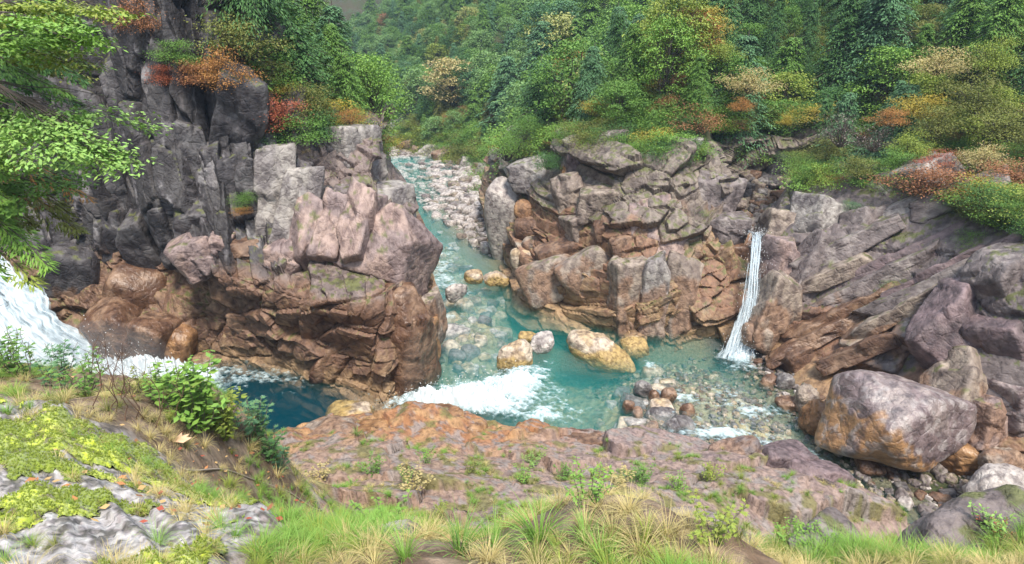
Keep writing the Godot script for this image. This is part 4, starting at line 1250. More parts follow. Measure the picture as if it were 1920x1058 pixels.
	for k in 420:
		var d := rng.randf_range(20.6, 28.0)
		var x := lerpf(8.8, 12.2, (d - 20.6) / 7.4) + rng.randfn() * 0.8
		var size := 0.12 + 0.7 * pow(rng.randf(), 2.5)
		var key := "%d %d" % [[9, 8, 0, 2][rng.randi() % 4], rng.randi() % 3]
		if not many.has(key): many[key] = []
		many[key].append(Transform3D(Basis.from_euler(Vector3(rng.randf_range(-0.4, 0.4), rng.randf() * TAU, rng.randf_range(-0.3, 0.3))).scaled(Vector3.ONE * size), Vector3(x, ground(x, -d) + size * 0.14, -d)))
	scatter("ravine_stones", "dark stones filling the ravine above the narrow fall", "stones", shapes, many)
	# stones seen through the water elsewhere
	many = {}
	for k in 1500:
		var d := rng.randf_range(14.0, 34.0)
		var x := rng.randf_range(-5.0, 5.0)
		if bed(x, d) < -1.1 or ground(x, -d) > -0.1: continue
		var size := 0.15 + 0.7 * pow(rng.randf(), 2.5)
		var key := "%d %d" % [[8, 5, 5, 9, 10][rng.randi() % 5], rng.randi() % 3]
		if not many.has(key): many[key] = []
		many[key].append(Transform3D(Basis.from_euler(Vector3(rng.randf_range(-0.3, 0.3), rng.randf() * TAU, 0)).scaled(Vector3.ONE * size), Vector3(x, bed(x, d) + 0.1 * size, -d)))
	scatter("sunken_stones", "yellowish stones on the river bed under clear water", "stones", shapes, many)

func scatter(called: String, label: String, category: String, shapes: Dictionary, many: Dictionary, mat: Material = null):
	var t := thing(called, Vector3.ZERO, label, category)
	t.set_meta("kind", "stuff")
	for key in many:
		multi(t, called + "_patch", shapes[key], mat if mat else M.stone, many[key])

func multi(parent: Node, called: String, mesh: Mesh, mat: Material, list: Array) -> MultiMeshInstance3D:
	var mm := MultiMesh.new()
	mm.transform_format = MultiMesh.TRANSFORM_3D
	mm.mesh = mesh
	mm.instance_count = list.size()
	for k in list.size(): mm.set_instance_transform(k, list[k])
	var o := MultiMeshInstance3D.new()
	o.multimesh = mm
	o.material_override = mat
	o.name = called
	o.set_meta("kind", "stuff")
	parent.add_child(o, true)
	return o

# ---------- foliage ----------
class Leaves:
	var pos := PackedVector3Array()
	var nor := PackedVector3Array()
	var col := PackedColorArray()
	var idx := PackedInt32Array()
	func leaf(at: Vector3, dir: Vector3, up: Vector3, length: float, width: float, c: Color):
		var side := dir.cross(up).normalized() * width * 0.5
		var n := side.cross(dir).normalized()
		var turned := n.y < 0.0
		if turned: n = -n
		var k := pos.size()
		var mid := at + dir * length * 0.45
		pos.append(at); pos.append(mid + side - n * width * 0.12); pos.append(at + dir * length - n * length * 0.12); pos.append(mid - side - n * width * 0.12)
		for q in 4:
			nor.append(n); col.append(c)
		idx.append_array([k, k + 1, k + 2, k, k + 2, k + 3] if turned else [k, k + 2, k + 1, k, k + 3, k + 2])
	func mesh() -> ArrayMesh:
		var arr := []
		arr.resize(Mesh.ARRAY_MAX)
		arr[Mesh.ARRAY_VERTEX] = pos
		arr[Mesh.ARRAY_NORMAL] = nor
		arr[Mesh.ARRAY_COLOR] = col
		arr[Mesh.ARRAY_INDEX] = idx
		var m := ArrayMesh.new()
		m.add_surface_from_arrays(Mesh.PRIMITIVE_TRIANGLES, arr)
		return m

func rv(g: RandomNumberGenerator) -> Vector3:
	return Vector3(g.randfn(), g.randfn(), g.randfn())

func tube(st: SurfaceTool, pts: Array, r0: float, r1: float, sides := 5):
	var rings := []
	for k in pts.size():
		var t: Vector3 = (pts[mini(k + 1, pts.size() - 1)] - pts[maxi(k - 1, 0)]).normalized()
		var a := t.cross(Vector3(0.3, 0.1, 1)).normalized()
		var b := t.cross(a)
		var r := lerpf(r0, r1, float(k) / (pts.size() - 1))
		var ring := []
		for s in sides:
			var w := TAU * s / sides
			ring.append(pts[k] + (a * cos(w) + b * sin(w)) * r)
		rings.append(ring)
	for k in pts.size() - 1:
		for s in sides:
			var s2 := (s + 1) % sides
			for v in [rings[k][s], rings[k][s2], rings[k + 1][s], rings[k][s2], rings[k + 1][s2], rings[k + 1][s]]: st.add_vertex(v)

func limb(a: Vector3, b: Vector3, g: RandomNumberGenerator, n := 4, wob := 0.08, sag := 0.0) -> Array:
	var o := []
	var l := a.distance_to(b)
	for k in n + 1:
		var t := float(k) / n
		var p := a.lerp(b, t) + Vector3(0, sag * l * 4.0 * t * (1.0 - t), 0)
		if k > 0 and k < n: p += rv(g) * l * wob * 0.5
		o.append(p)
	return o

func shade(g: RandomNumberGenerator, lo := 0.7, hi := 1.3) -> Color:
	# leaves differ from one another
	var v := g.randf_range(lo, hi)
	return Color(v * g.randf_range(0.9, 1.15), v, v * g.randf_range(0.8, 1.1))

# a broadleaved tree of height 1 (scaled when planted): [trunk mesh, crown mesh]
func broadleaf(sd: int, pads: int, per_pad: int, leaf_l: float, spread: float, low: float) -> Array:
	var g := RandomNumberGenerator.new()
	g.seed = sd
	var L := Leaves.new()
	var st := SurfaceTool.new()
	st.begin(Mesh.PRIMITIVE_TRIANGLES)
	var lean := Vector3(g.randf_range(-0.08, 0.08), 0, g.randf_range(-0.08, 0.08))
	var trunk := limb(Vector3(0, -0.06, 0), Vector3(0, 0.72, 0) + lean, g, 6, 0.05)
	tube(st, trunk, 0.022, 0.006, 6)
	for k in pads:
		var f := (k + 0.5) / pads
		var y := lerpf(low, 0.97, pow(f, 0.85))
		var ang := k * 2.4 + g.randf_range(-0.5, 0.5)
		var prof := sin(PI * clampf((y - low) / (1.06 - low) * 0.82 + 0.16, 0, 1))
		var r := spread * prof * (0.35 + 0.65 * sqrt(g.randf()))
		var c := Vector3(cos(ang) * r, y, sin(ang) * r) + lean
		var a: Vector3 = trunk[clampi(int(y * 6.0) - 1, 1, 5)]
		if k % 2 == 0: tube(st, limb(a, c, g, 3, 0.1), 0.008, 0.002, 4)
		var pr := spread * g.randf_range(0.20, 0.36)
		var tone := g.randf_range(0.75, 1.2)
		for q in per_pad:
			var o := rv(g)
			var p := c + Vector3(o.x * pr * 0.55, o.y * pr * 0.20, o.z * pr * 0.55)
			p.y -= 0.25 * (o.x * o.x + o.z * o.z) * pr * 0.2
			var dir := (Vector3(o.x, 0, o.z) * 0.7 + rv(g) * 0.6 + Vector3(0, -0.25, 0)).normalized()
			var up := (Vector3(0, 1, 0) + rv(g) * 0.45).normalized()
			var s := shade(g)
			L.leaf(p, dir, up, leaf_l * g.randf_range(0.7, 1.3), leaf_l * g.randf_range(0.45, 0.7), Color(s.r * tone, s.g * tone, s.b * tone))
	return [from_st(st), L.mesh()]

# a conifer of height 1 with drooping flat sprays
func conifer(sd: int, levels: int, per_level: int, steps: int, leaf_l: float, spread: float, low: float) -> Array:
	var g := RandomNumberGenerator.new()
	g.seed = sd
	var L := Leaves.new()
	var st := SurfaceTool.new()
	st.begin(Mesh.PRIMITIVE_TRIANGLES)
	tube(st, limb(Vector3(0, -0.06, 0), Vector3(g.randf_range(-0.02, 0.02), 0.99, 0), g, 7, 0.012), 0.018, 0.003, 6)
	for k in levels:
		var f := float(k) / levels
		var y := lerpf(low, 0.97, f)
		for b in per_level:
			var ang := g.randf() * TAU
			var len_ := spread * pow(1.0 - f, 0.75) * g.randf_range(0.55, 1.12) + 0.03
			var out := Vector3(cos(ang), 0, sin(ang))
			var rise := g.randf_range(0.0, 0.35)
			var tone := g.randf_range(0.7, 1.25)
			if b < 3: tube(st, [Vector3(0, y, 0), Vector3(0, y + len_ * rise * 0.25, 0) + out * len_ * 0.5, Vector3(0, y - len_ * 0.15, 0) + out * len_ * 0.9], 0.005, 0.001, 3)
			for q in steps:
				var t := (q + g.randf()) / steps
				t = 0.12 + 0.88 * t
				var p := Vector3(0, y + len_ * (rise * t - 0.62 * t * t), 0) + out * len_ * t
				var side := out.cross(Vector3.UP)
				for e in 3:
					var w := g.randf_range(-1.0, 1.0)
					var dir := (out * (0.5 + 0.5 * t) + side * w * 1.1 + Vector3(0, -0.35 - 0.3 * t, 0) + rv(g) * 0.15).normalized()
					var s := shade(g)
					var o := side * w * len_ * 0.22 * (1.1 - t * 0.6) + rv(g) * 0.006
					L.leaf(p + o, dir, (Vector3.UP + rv(g) * 0.3).normalized(), leaf_l * g.randf_range(0.7, 1.35), leaf_l * g.randf_range(0.26, 0.45), Color(s.r * tone, s.g * tone, s.b * tone))
	return [from_st(st), L.mesh()]

# a low bush, half-dome of height about 1: [stems, foliage]
func bush(sd: int, pads: int, per_pad: int, leaf_l: float, leaf_w: float, bare := false) -> Array:
	var g := RandomNumberGenerator.new()
	g.seed = sd
	var L := Leaves.new()
	var st := SurfaceTool.new()
	st.begin(Mesh.PRIMITIVE_TRIANGLES)
	for k in pads:
		var ang := k * 2.4 + g.randf_range(-0.4, 0.4)
		var el := g.randf_range(0.05, 1.45)
		var r := g.randf_range(0.35, 1.2)
		var c := Vector3(cos(ang) * cos(el) * 0.85, sin(el) * 0.9 + 0.08, sin(ang) * cos(el) * 0.85) * r
		var stem := limb(Vector3(c.x * 0.12, -0.08, c.z * 0.12), c, g, 4, 0.1, 0.1)
		if k % 2 == 0 or bare: tube(st, stem, 0.016, 0.005, 4)
		if bare:
			for q in 7: tube(st, limb(stem[2 + q % 3], c + rv(g) * 0.22, g, 3, 0.15), 0.006, 0.002, 3)
		var tone := g.randf_range(0.75, 1.2)
		for q in per_pad:
			var o := rv(g)
			var p := c + Vector3(o.x * 0.19, o.y * 0.09, o.z * 0.19)
			var dir := (Vector3(o.x, 0, o.z) * 0.6 + rv(g) * 0.6 + Vector3(0, -0.1, 0)).normalized()
			var s := shade(g)
			L.leaf(p, dir, (Vector3.UP + rv(g) * 0.5).normalized(), leaf_l * g.randf_range(0.6, 1.3), leaf_w * g.randf_range(0.7, 1.2), Color(s.r * tone, s.g * tone, s.b * tone))
	return [from_st(st), L.mesh()]

var kinds := {}
func plant(called: String, kind: String, at: Vector3, size: Vector3, tint: String, label: String, category: String, group := "", tilt := 0.0) -> Node3D:
	var set_: Array = kinds[kind]
	var v: Array = set_[rng.randi() % set_.size()]
	var t := thing(called, at, label, category, group)
	t.basis = Basis.from_euler(Vector3(rng.randf_range(-0.05, 0.05), rng.randf() * TAU, tilt)) * Basis.from_scale(size * Vector3(rng.randf_range(0.8, 1.3), 1.0, rng.randf_range(0.8, 1.3)))
	var tree := category == "tree"
	put("trunk" if tree else "stems", v[0], M.bark, t)
	put("crown" if tree else "foliage", v[1], leaf_mat(tint), t)
	return t

func build_forest():
	M.bark = plain("bark", Color(0.075, 0.06, 0.05))
	M.dry = plain("dry", Color(0.13, 0.075, 0.05))
	M.twig = plain("twig", Color(0.16, 0.13, 0.11))
	kinds["leafy"] = []
	kinds["conifer"] = []
	kinds["far_leafy"] = []
	kinds["far_conifer"] = []
	kinds["bush"] = []
	kinds["bare"] = []
	kinds["fine_bush"] = []
	for k in 5: kinds["leafy"].append(broadleaf(100 + k, 60, 120, 0.026, 0.36, [0.2, 0.3, 0.15, 0.35, 0.25][k]))
	for k in 4: kinds["conifer"].append(conifer(200 + k, 32, 10, 17, 0.022, [0.32, 0.38, 0.28, 0.44][k], [0.1, 0.06, 0.12, 0.15][k]))
	for k in 4: kinds["far_leafy"].append(broadleaf(300 + k, 44, 85, 0.040, 0.40, 0.14))
	for k in 3: kinds["far_conifer"].append(conifer(400 + k, 24, 9, 12, 0.036, [0.32, 0.38, 0.28][k], 0.08))
	for k in 4: kinds["bush"].append(bush(500 + k, 38, 130, 0.062, 0.034))
	for k in 3: kinds["fine_bush"].append(bush(600 + k, 44, 115, 0.056, 0.02))
	for k in 2: kinds["bare"].append(bush(700 + k, 26, 14, 0.06, 0.03, true))

	# the far side of the valley
	var spots := []
	var guard := 0
	while spots.size() < 300 and guard < 20000:
		guard += 1
		var d := rng.randf_range(36.0, 130.0)
		var x := rng.randf_range(-60.0, 30.0)
		var f := line_dist(foot_r, Vector2(x, d))
		if f < 0.8 or f > (34.0 if x > -8.0 else 52.0): continue
		if absf(x / d + 0.05) > 0.42 and d > 40.0 and x < 0.0: continue
		if x > 0.30 * d: continue
		var gap := lerpf(1.8, 3.4, sm(40.0, 100.0, d))
		var ok := true
		for s in spots:
			if Vector2(x, d).distance_squared_to(s) < gap * gap:
				ok = false
				break
		if not ok: continue
		spots.append(Vector2(x, d))
		var h := ground(x, -d)
		var v := ns.get_noise_2d(x * 0.09, d * 0.09) + rng.randf_range(-0.35, 0.35)
		var con := rng.randf() < 0.36
		var tint: String
		if con: tint = ["mid green", "blue green", "deep green", "mid green"][rng.randi() % 4]
		elif rng.randf() < 0.05: tint = ["orange", "straw", "golden yellow", "russet"][rng.randi() % 4]
		elif v > 0.2: tint = ["yellow green", "hazy yellow", "hazy green"][rng.randi() % 3]
		else: tint = ["mid green", "hazy green", "hazy green", "fresh green", "blue green"][rng.randi() % 5]
		var tall := rng.randf_range(4.2, 7.5) if con else rng.randf_range(3.0, 5.4)
		if f < 3.0: tall *= 0.6
		tall *= lerpf(1.0, 0.8, sm(55.0, 75.0, d))
		var wide := tall * rng.randf_range(0.9, 1.25)
		var where := "just above the gravel bar" if f < 5.0 else ("on the misty upper valley side" if f > 16.0 else "on the middle of the valley side")
		plant("forest_conifer" if con else "forest_tree", "far_conifer" if con else "far_leafy", Vector3(x, h - 0.2, -d), Vector3(wide, tall, wide), tint, "%s %s %s" % [tint, "conifer" if con else "broadleaved tree", where], "tree", "forest on the far valley side")
	# what is too dense to tell apart behind them
	var more := {}
	for k in 5000:
		var d := rng.randf_range(48.0, 130.0)
		var x := rng.randf_range(-66.0, 12.0)
		var f := line_dist(foot_r, Vector2(x, d))
		if f < 2.0 or f > 50.0 or absf(x / d + 0.1) > 0.36: continue
		var key: String = ["mid green", "deep green", "blue green", "hazy green", "mid green", "olive"][rng.randi() % 6]
		if not more.has(key): more[key] = []
		if more[key].size() > 160: continue
		var s := rng.randf_range(2.0, 3.8)
		more[key].append(Transform3D(Basis.from_euler(Vector3(0, rng.randf() * TAU, 0)).scaled(Vector3(s, s, s)), Vector3(x, ground(x, -d) - 0.3, -d)))
	var ft := thing("wooded_slope", Vector3.ZERO, "close packed small trees filling the far valley side between the larger ones", "forest")
	ft.set_meta("kind", "stuff")
	var fi := 0
	for key in more:
		multi(ft, "tree_crowns", kinds["far_conifer" if fi % 2 else "far_leafy"][fi % 3][1], leaf_mat(key), more[key])
		fi += 1
	# the wooded terrace above the stepped bluff and the ravine
	spots = []
	guard = 0
	while spots.size() < 170 and guard < 20000:
		guard += 1
		var d := rng.randf_range(23.5, 46.0)
		var x := rng.randf_range(0.0, 42.0)
		if x > d * 0.98: continue
		var f := line_dist(foot_r, Vector2(x, d))
		if f < 1.8: continue
		if d < 29.0 and x > 8.2 and x < 13.5: continue
		if d > 36.0 and x < 0.25 * d: continue
		var ok := true
		for s in spots:
			if Vector2(x, d).distance_squared_to(s) < 2.0:
				ok = false
				break
		if not ok: continue
		spots.append(Vector2(x, d))
		var h := ground(x, -d)
		if h > 17.0: continue
		var right := x / d > 0.34
		var con := rng.randf() < (0.62 if right and x / d < 0.62 else 0.34)
		var tint: String
		if con: tint = ["deep green", "deep green", "blue green", "mid green"][rng.randi() % 4]
		elif rng.randf() < 0.16: tint = ["golden yellow", "orange", "russet", "yellow green", "straw"][rng.randi() % 5]
		else: tint = ["mid green", "fresh green", "olive", "yellow green", "deep green"][rng.randi() % 5]
		var tall := rng.randf_range(3.6, 6.4) if con else rng.randf_range(2.0, 3.8)
		if f < 5.0: tall *= 0.55
		var wide := tall * rng.randf_range(0.85, 1.2)
		var where := "above the ravine" if right else "on the terrace over the stepped bluff"
		plant("conifer" if con else "leafy_tree", "conifer" if con else "leafy", Vector3(x, h - 0.15, -d), Vector3(wide, tall, wide), tint, "%s %s %s %s" % ["tall" if tall > 4.0 else ("young" if tall < 2.4 else "middling"), tint, "conifer" if con else "broadleaved tree", where], "tree", "trees over the right cliffs")
	# pale rocks along the foot of the far slope
	for k in 16:
		var t := (k + rng.randf()) / 16.0
		var i := 10 + int(t * 5.0)
		var a := foot_r[i].lerp(foot_r[i + 1], fposmod(t * 5.0, 1.0))
		var s := rng.randf_range(0.8, 2.0)
		boulder("bank_rock", Vector3(a.x, ground(a.x, -a.y) + 0.25, -a.y), Vector2(s * 1.4, s), s, Vector3(rng.randf_range(-15, 15), rng.randf() * 180, rng.randf_range(-20, 20)), [10, 4, 8][k % 3], "%s grey outcrop at the foot of the far wooded slope" % ["pale", "lichened", "tan"][k % 3], "outcrops above the gravel bar", 26.0, 0.1, 7)
	plant("conifer", "conifer", Vector3(-8.52, 9.66, -20.80), Vector3(5.6, 8.0, 5.6), "deep green", "big conifer with a dark bare trunk leaning out over the left bluff", "tree", "trees on the left bluff", -0.06)
	# the trees that stand out over the stepped bluff
	for q in [[1.3, 31.5, 6.4, "conifer", "deep green", "big dark conifer at the river end of the terrace"], [0.9, 33.5, 5.0, "leafy", "fresh green", "feathery bright tree at the gravel bar corner"], [2.7, 30.0, 4.6, "leafy", "mid green", "round leafy tree beside the big dark conifer"], [3.6, 28.4, 4.2, "conifer", "blue green", "bluish young conifer on the middle terrace"], [5.2, 28.0, 4.6, "conifer", "mid green", "slim conifer in the middle of the terrace"], [6.4, 27.2, 3.6, "leafy", "fresh green", "fresh leafy tree above the mid brow"], [7.4, 28.6, 4.6, "leafy", "yellow green", "tall yellowing tree at the ravine end of the terrace"], [2.2, 28.4, 3.0, "leafy", "fresh green", "low bright tree on the terrace brow"], [4.6, 26.2, 2.6, "leafy", "mid green", "small leafy tree on the mid brow"]]:
		plant("conifer" if q[3] == "conifer" else "leafy_tree", q[3], V(q[0], ground(q[0], -q[1]) - 0.1, q[1]), Vector3(q[2], q[2], q[2]), q[4], q[5], "tree", "trees over the right cliffs")
	# on top of the left bluff
	for q in [
		[-6.6, 24.6, 4.6, "conifer", "mid green", "bright conifer at the river end of the left bluff top"], [-8.3, 23.2, 5.6, "conifer", "deep green", "dark conifer in the middle of the left bluff top"],
		[-9.8, 24.8, 6.4, "conifer", "deep green", "tall dark conifer at the back of the left bluff top"], [-7.6, 27.5, 5.4, "conifer", "blue green", "bluish conifer behind the bright one on the left bluff"],
		[-11.2, 22.6, 4.4, "leafy", "mid green", "bushy green tree on the high left cliff"], [-12.6, 23.2, 4.6, "conifer", "deep green", "dark conifer highest on the left cliff"],
		[-10.2, 21.7, 3.0, "leafy", "olive", "olive broadleaved tree leaning over the dark columns"], [-9.2, 21.4, 2.4, "leafy", "yellow green", "yellowing small tree over the dark columns"],
		[-9.0, 29.0, 6.0, "conifer", "mid green", "conifer far back on the left bluff"], [-6.2, 26.6, 3.0, "leafy", "fresh green", "fresh green small tree at the back edge of the left bluff"],
		[-6.1, 22.9, 3.6, "conifer", "mid green", "young conifer nearest the pale pinnacle on the left bluff"], [-7.4, 22.0, 4.4, "conifer", "deep green", "dense conifer over the upright slabs on the left bluff"], [-8.6, 21.6, 4.0, "leafy", "mid green", "leafy tree between the dark columns and the bluff conifers"], [-5.7, 24.6, 3.4, "leafy", "fresh green", "fresh leafy tree at the river edge of the left bluff"],
		[-14.5, 24.0, 4.5, "leafy", "mid green", "leafy tree at the top left corner of the cliff"], [-13.6, 21.8, 3.0, "leafy", "russet", "russet tree high above the dark columns"],
	]:
		var h := maxf(ground(q[0], -q[1]), 6.2)
		var w: float = q[2] * rng.randf_range(0.95, 1.2)
		plant("conifer" if q[3] == "conifer" else "leafy_tree", q[3], Vector3(q[0], h - 0.1, -q[1]), Vector3(w, q[2], w), q[4], q[5], "tree", "trees on the left bluff")

const NTH := ["first", "second", "third", "fourth", "fifth", "sixth", "seventh", "eighth", "ninth", "tenth", "eleventh", "twelfth", "thirteenth", "fourteenth", "fifteenth", "sixteenth", "seventeenth", "eighteenth", "nineteenth", "twentieth", "twenty-first", "twenty-second", "twenty-third", "twenty-fourth", "twenty-fifth", "twenty-sixth", "twenty-seventh", "twenty-eighth"]
func tell_apart():
	# things that share a label are told apart by their order across the view
	var by := {}
	for o in get_children():
		if o.has_meta("label") and not o.has_meta("kind"):
			var l: String = o.get_meta("label")
			if not by.has(l): by[l] = []
			by[l].append(o)
	for l in by:
		if by[l].size() < 2 or by[l].size() > 28: continue
		by[l].sort_custom(func(a, b): return a.position.x / (4.0 - a.position.z) < b.position.x / (4.0 - b.position.z))
		for k in by[l].size():
			by[l][k].set_meta("label", "%s, %s from the left" % [l, NTH[k]] if k < by[l].size() - 1 else l + ", the rightmost")

func build_shrubs():
	# name, kind, place, radius, tint, label
	for q in [
		["bush", Vector3(-7.39, 7.79, -19.30), 0.95, "red", "red maple bush on the left bluff below the conifers"],
		["bush", Vector3(-7.66, 7.04, -19.20), 0.6, "deep green", "dark bush under the red maple bush"],
		["bush", Vector3(-6.82, 7.37, -19.40), 1.0, "mid green", "spreading green bush at the lip of the left bluff"],
		["bush", Vector3(-6.17, 7.35, -20.20), 1.0, "deep green", "dark green bush over the upright blocks"],
		["fine_bush", Vector3(-5.43, 7.59, -20.60), 0.5, "orange", "orange bush crowning the pale pinnacle"],
		["bush", Vector3(-8.39, 9.23, -18.20), 1.1, "orange", "orange brown bush hanging over the dark columns"],
		["bush", Vector3(-9.14, 9.16, -18.30), 0.8, "russet", "russet bush beside the orange one over the columns"],
		["bush", Vector3(-9.74, 9.58, -18.40), 0.7, "mid green", "green tuft bush on the dark column tops"],
		["bush", Vector3(-10.14, 9.01, -18.30), 0.55, "red", "small red bush on the dark column tops"],
		["bush", Vector3(-10.79, 10.63, -18.60), 0.9, "russet", "reddish bush at the top of the left cliff"],
		["fine_bush", Vector3(-7.96, 5.57, -17.40), 0.45, "mid green", "small green bush on the ledge above the slabs"],
		["fine_bush", Vector3(-8.03, 5.26, -17.20), 0.3, "orange", "little orange plant under the ledge bush"],
		["fine_bush", Vector3(-4.77, 5.39, -19.00), 0.3, "golden yellow", "yellow plant beside the pale block over the slabs"],
		["fine_bush", Vector3(-6.78, 6.63, -19.40), 0.3, "golden yellow", "yellow fringe plant under the bluff trees"],
		["fine_bush", Vector3(-7.64, 6.76, -18.60), 0.25, "yellow green", "yellow green tuft on the pale upright slab"],
		["bush", Vector3(-8.37, 10.15, -19.40), 1.3, "olive", "olive bush behind the orange bush on the cliff"],
		["bush", Vector3(-7.09, 7.88, -22.60), 1.1, "mid green", "green bush between the bluff conifers"],
		["bush", Vector3(1.57, 5.21, -25.60), 0.8, "deep green", "dark fir bush hanging over the pale cliff nose"],
		["fine_bush", Vector3(-0.25, 5.33, -29.00), 1.5, "fresh green", "large feathery bush at the corner over the gravel bar"],
		["fine_bush", Vector3(0.61, 6.26, -28.50), 1.2, "mid green", "feathery bush above the gravel bar corner"],
		["bush", Vector3(3.02, 6.48, -26.00), 0.9, "olive", "olive bush on the brow of the stepped bluff"],
		["bush", Vector3(4.25, 7.00, -26.20), 0.9, "fresh green", "fresh green bush on the brow of the stepped bluff"],
		["bush", Vector3(3.67, 7.35, -27.00), 0.8, "golden yellow", "yellow bush behind the brow of the stepped bluff"],
		["bush", Vector3(5.28, 7.30, -26.40), 0.8, "yellow green", "yellow green bush in mid brow of the stepped bluff"],
		["bush", Vector3(5.87, 8.30, -27.50), 0.8, "golden yellow", "golden bush above the mid brow"],
		["bush", Vector3(6.51, 7.45, -26.00), 0.9, "russet", "russet bush on the brow of the stepped bluff"],
		["bush", Vector3(7.09, 6.82, -25.00), 0.8, "deep green", "dark bush at the ravine end of the brow"],
		["fine_bush", Vector3(5.72, 5.86, -23.80), 0.8, "mid green", "green bush hanging in the gully of the stepped bluff"],
		["fine_bush", Vector3(6.01, 5.19, -23.00), 0.6, "olive", "olive plants lower in the gully of the stepped bluff"],
		["fine_bush", Vector3(4.76, 5.21, -23.40), 0.5, "olive", "dull green plants left of the gully"],
		["fine_bush", Vector3(6.07, 5.07, -22.60), 0.3, "yellow green", "bright yellow green tuft at the gully foot"],
		["fine_bush", Vector3(6.93, 3.95, -21.80), 0.5, "mid green", "ferny green clump beside the triangular rock"],
		["bush", Vector3(10.17, 8.33, -27.00), 1.0, "straw", "straw coloured tree bush over the ravine"],
		["bush", Vector3(9.61, 7.45, -26.00), 0.6, "orange", "orange maple spray over the ravine mouth"],
		["bush", Vector3(11.41, 6.85, -25.60), 0.4, "golden yellow", "yellow bush on the ravine wall"],
		["bush", Vector3(8.98, 10.69, -30.00), 1.2, "golden yellow", "golden crown above the terrace"],
		["bush", Vector3(9.38, 9.47, -28.50), 0.9, "yellow green", "yellow green crown right of the golden one"],
		["bare", Vector3(12.27, 6.94, -22.60), 1.3, "ashen", "grey twiggy bush left on the right bank"],
		["bare", Vector3(13.14, 6.74, -22.00), 1.0, "ashen", "second grey twiggy bush beside the yellow bush"],
		["bush", Vector3(13.91, 7.41, -22.60), 0.8, "orange", "orange bush behind the twiggy ones"],
		["bush", Vector3(13.89, 6.62, -21.00), 0.9, "yellow green", "bright yellow green bush in the middle of the right bank"],
		["bush", Vector3(15.03, 7.26, -21.60), 1.0, "olive", "olive bush above the bright one on the right bank"],
		["bush", Vector3(15.50, 7.70, -23.40), 1.0, "golden yellow", "amber bush at the path on the right bank"],
		["bush", Vector3(16.41, 9.26, -24.50), 1.1, "straw", "tall amber bush below the right conifers"],
		["bush", Vector3(17.44, 9.48, -23.00), 1.1, "yellow green", "yellow green bush in the upper right corner"],
		["bush", Vector3(16.17, 8.15, -21.50), 1.1, "olive", "broad olive golden bush near the right frame edge"],
		["bush", Vector3(16.15, 7.46, -20.00), 1.0, "olive", "olive golden bush under the broad one"],
		["bush", Vector3(14.98, 6.61, -19.00), 0.9, "straw", "straw bush above the mossy right slabs"],
		["bush", Vector3(15.17, 6.16, -18.00), 0.9, "russet", "russet bush at the right frame edge"],
		["bare", Vector3(14.91, 6.28, -19.00), 0.9, "ashen", "bare twiggy bush low on the right bank"],
		["bush", Vector3(14.09, 6.30, -19.80), 0.6, "red", "small red bush over the pale right slabs"],
		["bush", Vector3(13.21, 6.15, -20.60), 0.8, "mid green", "green bush over the pale right slabs"],
		["bush", Vector3(12.10, 5.93, -20.80), 0.8, "olive", "olive bush over the purple slab"],
		["fine_bush", Vector3(11.56, 4.69, -19.80), 0.45, "blue green", "blue green fern on the purple slab"],
		["fine_bush", Vector3(13.70, 5.22, -17.80), 0.45, "blue green", "blue green fern among the right slabs"],
		["fine_bush", Vector3(14.10, 5.12, -17.00), 0.7, "olive", "yellowing ferns at the right edge slabs"],
		["fine_bush", Vector3(13.49, 4.67, -16.40), 0.6, "mid green", "green ferns below the yellowing ones"],
		["fine_bush", Vector3(12.41, 3.87, -14.40), 0.4, "mid green", "ferny plant on top of the purple right slab"],
		["fine_bush", Vector3(11.84, 2.94, -17.00), 0.35, "mid green", "little green plant in the bedding crack"],
		["fine_bush", Vector3(11.23, 2.05, -17.00), 0.3, "olive", "dull little plant low in the bedding crack"],
		["bush", Vector3(12.82, 4.57, -14.50), 0.5, "olive", "olive bush above the purple right slab"],
		["bush", Vector3(12.31, 6.01, -23.50), 0.9, "olive", "olive bush hanging at the ravine edge"],
		["bush", Vector3(11.13, 5.22, -22.40), 0.6, "mid green", "green bush at the lip of the right bank"],
	]:
		var w: float = q[2] * 0.95
		plant("shrub", q[0], q[1] - Vector3(0, q[2] * 0.5, 0.25), Vector3(w, q[2] * rng.randf_range(0.75, 0.95), w), q[3], q[4], "shrub", "shrubs on the cliffs")
	# bushes spilling over the brows
	var brows := [
		[[Vector3(0.9, 4.4, 30.4), Vector3(2.2, 5.7, 28.6), Vector3(2.7, 5.8, 26.6), Vector3(3.5, 5.9, 24.8), Vector3(4.3, 5.9, 23.8), Vector3(5.5, 5.9, 23.4), Vector3(6.4, 5.9, 23.4), Vector3(7.0, 5.8, 23.6)], 46, "on the brow of the stepped bluff"],
		[[Vector3(12.0, 5.0, 24.6), Vector3(11.8, 4.9, 22.8), Vector3(12.6, 5.2, 20.8), Vector3(13.8, 5.3, 18.6), Vector3(14.0, 5.3, 16.4), Vector3(13.8, 5.5, 14.4)], 40, "above the right slabs"],
		[[Vector3(-9.6, 10.4, 19.8), Vector3(-7.7, 8.0, 20.8), Vector3(-6.0, 7.0, 21.4), Vector3(-5.2, 6.4, 22.2), Vector3(-5.6, 6.1, 24.0), Vector3(-6.6, 6.2, 27.4)], 24, "on the left bluff edge"],
		[[Vector3(9.0, 6.4, 28.0), Vector3(11.2, 6.5, 29.4), Vector3(15.0, 6.6, 28.6)], 16, "round the rim of the dark ravine"],
	]
